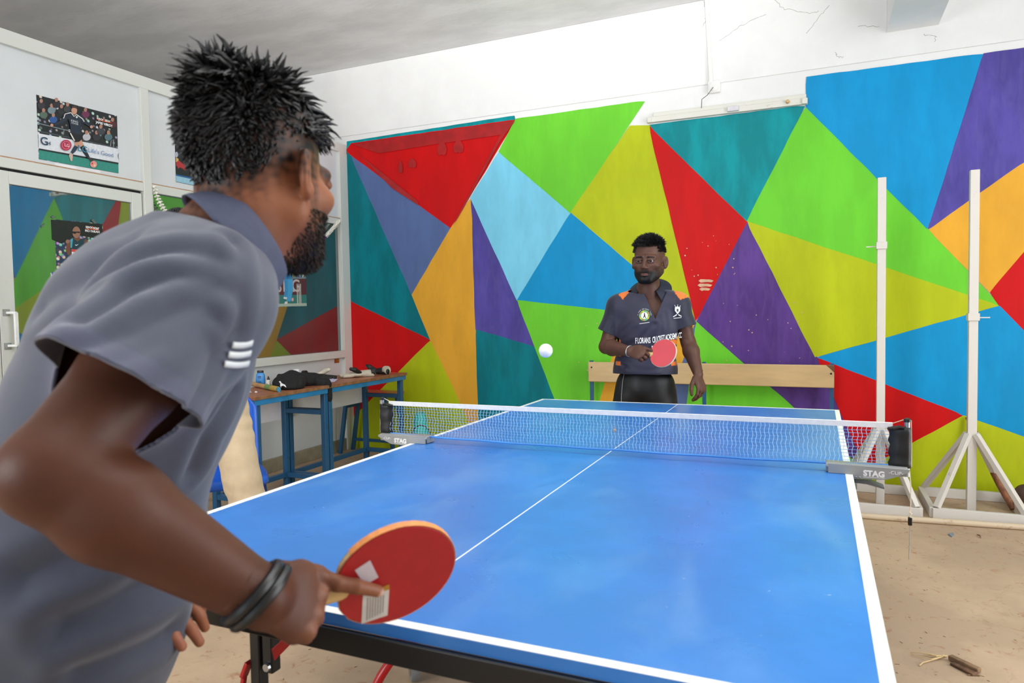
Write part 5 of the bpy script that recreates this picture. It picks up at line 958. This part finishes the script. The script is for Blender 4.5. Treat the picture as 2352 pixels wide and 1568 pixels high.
# right hand: index finger along the rubber, the others closed round the handle
gh = unit(deep(738, 1388, .803)-G['WR']); gn = unit(-CD*.82+CU*.42-CR*.12); gn = unit(gn-gh*(gn@gh)); gs = np.cross(gh, gn); gs = gs if gs@CU > 0 else -gs
gf = hand_pts(G['WR'], gh, gn, gs, [(0, 0, 0), (.55, 1.6, 1.0), (.65, 1.6, 1.0), (.75, 1.6, 1.0)], [(.8, .25, -.75), (1, .0, -.5), (1, -.2, -.1)], .97, .10, .078); gf[1:4] = [(p_, [r_*.93 for r_ in q_]) for p_, q_ in gf[1:4]]
K = gf[0][0][1]; ti = on_face(868, 1357, .007); m1 = on_face(826, 1349, .012)*.65+(K*.45+ti*.55)*.35; gf[0] = ([K-gh*.014, K, K*.5+m1*.5+tn*.004, m1, ti], [.0105, .0104, .0096, .0088, .0072])
gl_h = unit(deep(410, 1378, .97)-G['WL']); gl_n = unit(CU*.8-CR*.1-CD*.3); gl_n = unit(gl_n-gl_h*(gl_n@gl_h)); gl_s = np.cross(gl_h, gl_n); gl_s = gl_s if gl_s@(-CD) > 0 else -gl_s
glf = hand_pts(G['WL'], gl_h, gl_n, gl_s, [(.3, .4, .3), (.45, .5, .3), (.5, .6, .4), (.6, .7, .4)], [(.75, .55, -.25), (1, .2, -.3), (1, 0, -.3)], 1.0)
def g_torso(P, g):
    d = ell(P, G['CH'], (.175+g, .125+g, .185+g), GT); d = smin(d, cap(P, G['SR'], G['SL'], .062+g, .062+g), .06); d = smin(d, cap(P, G['NB']-GT[:,2]*.02, G['SR'], .058+g, .055+g), .05); d = smin(d, cap(P, G['NB']-GT[:,2]*.02, G['SL'], .058+g, .055+g), .05)
    d = smin(d, ell(P, G['WA'], (.165+g, .125+g, .24+g), GT), .08); return d
gaR = arm_fn(G['SR'], G['ER'], G['WR'], (.053, .045, .030), gh, gn, gs, gf, .97, .078); gaL = arm_fn(G['SL'], G['EL'], G['WL'], (.055, .045, .030), gl_h, gl_n, gl_s, glf)
wc = G['WR']-unit(G['WR']-G['ER'])*.02; wn = unit(G['WR']-G['ER']); lo, hi = bounds(list(G.values())+[v for l in glegs.values() for v in l], .27); lo[2] = .03
def g_hand(P):
    d = gaR(P)
    for k in range(4): d = smin(d, np.linalg.norm(P-gf[k][0][1]-gn*.005, axis=1)-.0098, .006)
    for k in range(1, 4): d = smin(d, chain(P, gf[k][0], gf[k][1], .003)-.0012, .003)
    return np.maximum(d, -(P-wc)@wn-.012)
def g_arm(P): return np.maximum(gaR(P), np.where(np.linalg.norm(P-wc, axis=1) < .3, (P-wc)@wn, -9))
GS = 1.0
VF = join(mesh_sdf(neck_head_fn(G, GR, GS, (.057, .056)), G['HC']-V3(.3, .3, .33), G['HC']+V3(.2, .2, .2), .0027), mesh_sdf(g_hand, *bounds([wc, G['WR'], G['WR']+gh*.21, ti], .06), .0022), mesh_sdf(g_arm, *bounds([G['SR'], G['ER'], G['WR']], .1), .0045), mesh_sdf(gaL, *bounds([G['SL'], G['EL'], G['WL'], G['WL']+gl_h*.22], .09), .0042), mesh_sdf(trunk_fn(G, GT, glegs, lambda P: g_torso(P, -.02)), lo, hi, .012, 0))
V = VF[0]; c = tinted(V, (150, 94, 66)); n = vnoise(V, 25, 6); c = blend(c, sstep(.0, 1.2, n)*.35, (132, 80, 56)); arm_shade = sstep(.12, .0, np.minimum(cap(V, G['ER'], G['WR'], .05, .04), cap(V, G['SR'], G['ER'], .06, .05))); c = blend(c, arm_shade*.9, (76, 43, 30))  # flash-lit head paler and shaded arms darker, painted into the skin colour
L = ((V-G['HC'])@GR)/GS; nn = vnoise(V, 520, 2)*.5+vnoise(V, 230, 5)*.4
top = (L[:,2] > -.2); fadez = np.where(L[:,1] > .0, .034, .034+(L[:,1])*.85); fadez = np.maximum(fadez, -.068)-.016
c = blend(c, top*np.clip(sstep(-.03, .03, L[:,2]-fadez+nn*.012)*(.85+.3*nn), 0, 1), (22, 18, 17))           # shaved sides
c = head_tint(c, V, G['HC'], GR, GS, None, (34, 22, 17), (130, 80, 70), noise_=.7); side = sstep(.016, .007, np.abs(L[:,1]-.026))*sstep(-.06, -.02, L[:,2])*sstep(.07, .05, L[:,2])*sstep(.045, .058, np.abs(L[:,0])); c = blend(c, side*(.55+.4*nn), (30, 20, 16))
nail = ti+tn*.004; c = blend(c, sstep(.0075, .005, np.linalg.norm(V-nail-unit(ti-m1)*.004, axis=1)), (198, 160, 140))
for k in range(1, 4): q = gf[k][0]; c = blend(c, sstep(.016, .006, np.linalg.norm(V-q[1]-gn*.008, axis=1))*.35, (160, 108, 84))
c = blend(c, sstep(.03, .0, cap(V, glf[0][0][-2], glf[0][0][-1], .01, .01))*.4, (176, 110, 90))
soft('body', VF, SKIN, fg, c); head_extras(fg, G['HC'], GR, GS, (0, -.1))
# hair
def keep(p):
    x, y, z = np.abs(p[:,0]), p[:,1], p[:,2]; return z > np.where(y > .055, .075, np.where(y > .0, .056, .056+(y)*1.08))
p, nn2, rs = scalp(5200, 11, keep); y = p[:,1]; z = p[:,2]; topw = sstep(.07, .115, z); fr_ = sstep(-.01, .06, y); bk = sstep(-.02, -.07, y)
ln = (.013+topw*.023+fr_*topw*.022+.010*sstep(.02, .07, z))*rs.uniform(.6, 1.3, len(p)); clump = np.stack([np.sin(p[:,0]*90+p[:,1]*40), np.cos(p[:,1]*80-p[:,2]*30), np.sin(p[:,2]*70+p[:,0]*60)], 1)
tuft = np.exp(-((p[:,1]+.075)**2+(z-.105)**2+(p[:,0]-.0)**2)/.0011); ln = ln*(1+.35*tuft)
d = unit_rows(nn2*.24+V3(.1, .85, .0)*(fr_*topw)[:,None]+V3(.35, -.35, .05)*(bk*topw)[:,None]+V3(0, -.3, -.5)*((1-topw)*.8)[:,None]+V3(0, -.8, .3)*tuft[:,None]+clump*.42+rs.normal(size=p.shape)*.22)
bend = V3(0, .9, -1.6)*(fr_*topw)[:,None]+V3(.3, -.2, -.9)*((1-fr_)*topw)[:,None]+V3(0, -.1, -.5)*(1-topw)[:,None]+clump[:,[1, 2, 0]]*.6+rs.normal(size=p.shape)*.3
strands('hair', G['HC']+(p*.985*GS)@GR.T, d@GR.T, ln, .0032+.003*rs.uniform(0, 1, len(p))*topw+.0014*topw, bend@GR.T, HAIR, fg, 6, 3, .3)
def keepb(p): x, y, z = np.abs(p[:,0]), p[:,1], p[:,2]; return (z > .0) & (z < .075) & (z > .03+y*.9) & (y < .06)
rb = np.random.RandomState(5); J0 = L; bsel = np.nonzero((L[:,2] < -.040+.35*np.minimum(L[:,1]-.03, 0)) & (L[:,2] > -.125) & (L[:,1] > .008) & (np.linalg.norm(V-G['HC'], axis=1) < .2))[0]; bsel = rb.choice(bsel, 3200); bn_ = normals(neck_head_fn(G, GR, GS), V[bsel])
strands('beard', V[bsel], unit_rows(bn_+(V3(0, .3, -.9)[None]@GR.T)+rb.normal(size=bn_.shape)*.3), rb.uniform(.003, .008, len(bsel))*(.55+.45*sstep(.01, .05, L[bsel,1])), np.full(len(bsel), .0009), (V3(0, 0, -.5)[None]*np.ones((len(bsel), 1)))@GR.T, mat('brown_black_beard', (36, 24, 18), .5, .2, 60), fg, 2, 3)
# polo shirt
hs = G['SR']+(G['ER']-G['SR'])*.57; sd = unit(camdir(-.39, -.92, 0)*.9-CD*.42)
def g_shirt(P):
    d = g_torso(P, .012); d = smin(d, ell(P, G['PE']+GT[:,2]*.10, (.185, .165, .25), GT), .08); d = smin(d, cap(P, G['SR'], G['SR']+(hs-G['SR'])*1.35, .074, .094), .045); d = smin(d, cap(P, G['SL'], G['SL']+(G['EL']-G['SL'])*.7, .075, .075), .045); return d
SV = mesh_sdf(g_shirt, *bounds([G['SR'], G['SL'], G['PE']-V3(0, 0, .06), hs, G['NB'], G['CH'], G['WA']], .24), .0055); V, F = SV; N_ = normals(g_shirt, V)
def hit(px, py):
    v = unit(ray(px, py)); t = .45
    for _ in range(60): t += float(g_shirt((CAM+v*t)[None])[0])*.9
    return CAM+v*t
fl_ = lambda *pp: [hit(*q) for q in pp]
lines = [(fl_((505, 600), (400, 580), (300, 605), (225, 650)), .012, -.008), (fl_((505, 630), (400, 640), (300, 680), (200, 745)), .013, -.009), (fl_((500, 670), (400, 715), (300, 765), (175, 815)), .014, -.010), (fl_((480, 740), (380, 790), (250, 845)), .013, -.007), (fl_((470, 800), (400, 860), (330, 905)), .012, -.006), (fl_((530, 560), (545, 640), (530, 760), (470, 860), (420, 960)), .010, -.007),
         (fl_((440, 1080), (470, 1000), (530, 900)), .014, -.009), (fl_((300, 1215), (200, 1260), (60, 1330)), .02, -.012), (fl_((420, 1300), (300, 1360), (150, 1430)), .02, -.012), (fl_((380, 1450), (280, 1500), (180, 1540)), .018, -.010), (fl_((100, 700), (200, 640), (300, 560)), .018, -.006), (fl_((60, 900), (90, 1000)), .02, -.01)]
V = V+N_*(fold_field(V, lines)+.0025*vnoise(V, 22, 8)+.001*vnoise(V, 60, 9))[:,None]
c = tinted(V, (66, 71, 88)); q = (V-hs)@sd; c = blend(c, sstep(-.022, -.020, q)*sstep(.16, .1, np.linalg.norm(V-hs, axis=1)), (74, 77, 98))
seam = polydist(V, fl_((182, 1255), (150, 1390), (120, 1560))); c = blend(c, sstep(.0045, .002, seam)*.8, (60, 64, 78)); seam = polydist(V, fl_((530, 575), (552, 680), (528, 790), (450, 900), (415, 985))); c = blend(c, sstep(.004, .002, seam)*.5, (80, 84, 100)); seam = polydist(V, fl_((470, 470), (500, 520), (530, 570))); c = blend(c, sstep(.0035, .0015, seam)*.5, (84, 88, 104))
POLO = mat('grey_knit_polo', (120, 126, 146), .75, .04, 60, .08, 500, attr='Col', sheen=.3)
nk = G['NB']+unit(G['HC']-G['NB'])*.0
hl = G['SL']+(G['EL']-G['SL'])*.5
soft('polo_shirt', (V, F), POLO, fg, c, cuts=((hs, .17, [(hs, sd)], lambda P: cap(P, G['SR'], G['SR']+(hs-G['SR'])*1.35, .074, .094) < g_torso(P, .006)), (hl, .13, [(hl, unit(G['EL']-G['SL']))]), (nk, .13, [(nk, unit(G['HC']-G['NB']))]), (G['PE']-GT[:,2]*.05, .35, [(G['PE']-GT[:,2]*.05, -GT[:,2])])), solid=.004)
cu = camdir(.66, .66, -.36); CRg = frame(GT[:,1]-cu*(GT[:,1]@cu), cu)
collar('collar', fg, mat('grey_rib_collar', (74, 78, 102), .75, .05, 60, .1, 400), G['NB']+cu*.012+CR*.026, CRg, .057, .052, .33, front=.015, flare=.02, h0=.028, elong=.03)
# three chest stripes
M_str = mat('white_stripe', (226, 230, 232), .6)
for k in range(3):
    a0, b0 = (520-10*k, 790+22*k), (566-4*k, 782+22*k); P = [(a0[0]+(b0[0]-a0[0])*t, a0[1]+(b0[1]-a0[1])*t+3*math.sin(t*3)) for t in np.linspace(0, 1, 9)]; H = [hit(*q) for q in P]; ok = [h for h in H if g_shirt(np.array([h]))[0] < .01]
    if len(ok) > 2: 
        Nn = normals(g_shirt, np.array(ok)); mb = MB(); upv = GT[:,2]; mb.v = [tuple(h+n_*.0085+upv*s_*.0036) for h, n_ in zip(ok, Nn) for s_ in (-1, 1)]; mb.f = [(2*i, 2*i+1, 2*i+3, 2*i+2) for i in range(len(ok)-1)]; obj('chest_stripe', mb, M_str, fg, smooth='all', solid=.001)
TRO = mat('dark_grey_track_trousers', (34, 36, 42), .6, .1, 20)
def g_trouser(P):
    d = ell(P, G['PE']-V3(0, 0, .0), (.17, .14, .15), GT)
    for h_, k_, a_ in glegs.values(): d = smin(d, leg_chain(P, h_, k_, a_+V3(0, 0, .02), (.10, .078, .06)), .04)
    return d
soft('trousers', mesh_sdf(g_trouser, lo, V3(hi[0], hi[1], G['PE'][2]+.2), .009), TRO, fg)
for s in ('R', 'L'): shoe(fg, glegs[s][2], glegs[s][2]+f2*.2, mat('grey_shoe', (70, 74, 84), .6))
wb0 = G['WR']-wn*.004; M_wb = mat('black_rubber_band', (20, 21, 23), .35)
ex = unit(gs-wn*(gs@wn)); ey = np.cross(wn, ex)
for k in range(2): obj('wrist_band', MB().tube([wb0+wn*(-.008+.0105*k)+(ex*math.cos(a)*.0355+ey*math.sin(a)*.0325)*(1+.02*k)+wn*.006*math.cos(a) for a in np.linspace(0, 2*math.pi, 33)], .006, 8), M_wb, fg, smooth=True)
# ---- bystander standing by the desk, mostly hidden behind the player in grey, and the blue chair behind him
Q = dict(HC=V3(-2.16, .16, 1.60), NB=V3(-2.18, .19, 1.475), SR=V3(-2.34, .14, 1.41), SL=V3(-2.03, .26, 1.41), CH=V3(-2.18, .21, 1.25), WA=V3(-2.15, .22, 1.05), PE=V3(-2.11, .23, .92), ER=V3(-2.42, .10, 1.14), WR=V3(-2.36, .0, .92), EL=V3(-1.97, .33, 1.15), WL=V3(-1.92, .22, .935))
mv = lambda P: V3(CAM[0]+.915*(P[0]-CAM[0]), CAM[1]+.915*(P[1]-CAM[1]), P[2]); Q = {k: mv(v) for k, v in Q.items()}
bf = unit(V3(.45, -.9, 0)); BR = frame(bf, V3(0, 0, 1)); by = thing('person', 'person in beige trousers standing beside the desk, mostly hidden by the man in grey', 'person', (-1.83, .02, 0))
blegs = dict(R=(V3(-2.20, .19, .90), V3(-2.25, .12, .48), V3(-2.28, .16, .085)), L=(V3(-2.02, .27, .90), V3(-1.925, .27, .52), V3(-1.83, .33, .085)))
for k_, (h_, kn, an) in list(blegs.items()): blegs[k_] = (mv(h_), mv(kn), mv(an))
bd = V3(.0, -.1, -1); bhs = {}
for nm, s_ in (('R', 1), ('L', -1)):
    h = unit(V3(.1, -.15, -1)); n = unit(BR[:,0]*s_+bf*.2); n = unit(n-h*(n@h)); s = np.cross(h, n); s = s if s@bf > 0 else -s; f = hand_pts(Q['W'+nm], h, n, s, [(.3, .4, .3)]*4, [(.8, .5, -.3), (1, .1, -.3), (1, -.1, -.2)], .98); bhs[nm] = arm_fn(Q['S'+nm], Q['E'+nm], Q['W'+nm], (.05, .04, .027), h, n, s, f)
def b_torso(P, g): d = ell(P, Q['CH'], (.17+g, .11+g, .19+g), BR); d = smin(d, cap(P, Q['SR'], Q['SL'], .05+g, .05+g), .05); return smin(d, ell(P, Q['WA'], (.15+g, .11+g, .18+g), BR), .07)
lo, hi = bounds(list(Q.values())+[v for l in blegs.values() for v in l], .2); lo[2] = .03
VF = join(mesh_sdf(neck_head_fn(Q, BR, 1.), Q['HC']-V3(.2, .2, .3), Q['HC']+V3(.2, .2, .2), .006), *[mesh_sdf(bhs[k], *bounds([Q['S'+k], Q['E'+k], Q['W'+k], Q['W'+k]-V3(0, 0, .2)], .09), .006) for k in 'RL'], mesh_sdf(trunk_fn(Q, BR, blegs, lambda P: b_torso(P, -.02)), lo, hi, .014, 0))
c = tinted(VF[0], (104, 68, 52)); c = head_tint(c, VF[0], Q['HC'], BR, 1., None, (20, 16, 15), (120, 76, 70)); soft('body', VF, SKIN, by, c); head_extras(by, Q['HC'], BR, 1.)
p, nn, rs = scalp(2500, 21, lambda p: p[:,2] > np.where(p[:,1] > .045, .085, np.where(p[:,1] > -.02, .045, -.03)))
strands('hair', Q['HC']+(p*.98)@BR.T, (nn+rs.normal(size=p.shape)*.3)@BR.T, np.full(len(p), .018), np.full(len(p), .004), np.zeros((len(p), 3)), HAIR, by, 3, 3)
SHB = mat('dark_maroon_shirt', (74, 34, 48), .7, .1, 20)
def b_shirt(P):
    d = b_torso(P, .014); d = smin(d, ell(P, Q['PE']+V3(0, 0, .06), (.165, .125, .12), BR), .06)
    for k in 'RL': d = smin(d, cap(P, Q['S'+k], Q['S'+k]+(Q['E'+k]-Q['S'+k])*.8, .065, .062), .03)
    return d
soft('shirt', mesh_sdf(b_shirt, *bounds([Q['SR'], Q['SL'], Q['PE'], Q['NB']], .2), .009), SHB, by, cuts=tuple((Q['S'+k]+(Q['E'+k]-Q['S'+k])*.62, .1, [(Q['S'+k]+(Q['E'+k]-Q['S'+k])*.62, unit(Q['E'+k]-Q['S'+k]))]) for k in 'RL')+((Q['PE']-V3(0, 0, .0), .3, [(Q['PE'], V3(0, 0, -1))]), (Q['NB']+V3(0, 0, .0), .1, [(Q['NB'], V3(0, 0, 1))])), solid=.003)
BEI = mat('beige_cotton_trousers', (206, 184, 152), .8, .04, 20, .1, 200)
def b_trouser(P):
    d = ell(P, Q['PE']+V3(0, 0, .0), (.158, .118, .13), BR)
    for h_, k_, a_ in blegs.values(): d = smin(d, leg_chain(P, h_-V3(0, 0, .02), k_, a_+V3(0, 0, .02), (.098, .078, .062)), .035)
    return d
V, F = mesh_sdf(b_trouser, lo, V3(hi[0], hi[1], 1.1), .007); N_ = normals(b_trouser, V); az = V[:,0]*6+V[:,1]*4
V = V+N_*(.0035*np.sin(V[:,2]*75+az*2+1.5*np.sin(V[:,2]*21+az))*sstep(1.0, .75, V[:,2])*(.5+.5*np.sin(az*1.3+V[:,2]*9))+.003*vnoise(V, 22, 12))[:,None]
soft('trousers', (V, F), BEI, by, cuts=((Q['PE']+V3(0, 0, .06), .22, [(Q['PE']+V3(0, 0, .06), V3(0, 0, 1))]),))
for k in 'RL': shoe(by, blegs[k][2], blegs[k][2]+bf*.2, mat('brown_shoe', (80, 58, 44), .5))
# blue moulded chair
ch = thing('plastic_chair', 'bright blue moulded plastic chair behind the person in beige trousers', 'chair', (-2.16, .37, 0)); M_ch = mat('blue_plastic', (30, 96, 206), .3, .03)
cf = unit(V3(.75, -.66, 0)); cr = V3(-cf[1], cf[0], 0)*-1; cc = V3(-2.165, .365, 0)
def cp(f, r, z): return cc+cf*f+cr*r+V3(0, 0, z)
seat = MB(); n = 24; rows = []
for k in range(n):
    a = 2*math.pi*k/n; x = math.copysign(abs(math.cos(a))**.45, math.cos(a))*.225; y = math.copysign(abs(math.sin(a))**.45, math.sin(a))*.225; rows.append((x, y))
seat.v = [tuple(cp(x*s_, y*s_, z)) for s_, z in ((.9, .405), (1, .405), (1.0, .43), (.93, .447), (.7, .44), (.0, .435)) for x, y in rows]
seat.f = [(i*n+k, i*n+(k+1) % n, (i+1)*n+(k+1) % n, (i+1)*n+k) for i in range(5) for k in range(n)]; obj('seat', seat, M_ch, ch, smooth='all')
back = MB(); nu, nv = 14, 12
for j in range(nv+1):
    t = j/nv; z = .44+.42*t; w = .205*(1-max(0, t-.72)**2*4.5)
    for i in range(nu+1): u = 2*i/nu-1; back.v.append(tuple(cp(-.20-.06*t+.05*(1-u*u)*-.7, u*w, z-(.03*u*u*t if t > .8 else 0))))
back.f = [(j*(nu+1)+i, j*(nu+1)+i+1, (j+1)*(nu+1)+i+1, (j+1)*(nu+1)+i) for j in range(nv) for i in range(nu)]; obj('backrest', back, M_ch, ch, smooth='all', solid=.012)
for f_, r_ in ((.18, .18), (.18, -.18), (-.18, .18), (-.18, -.18)): obj('leg', MB().bar(cp(f_*1.15, r_*1.15, 0), cp(f_, r_, .41), .045, .03), mat('dark_blue_plastic', (16, 44, 110), .35), ch, bevel=.006)
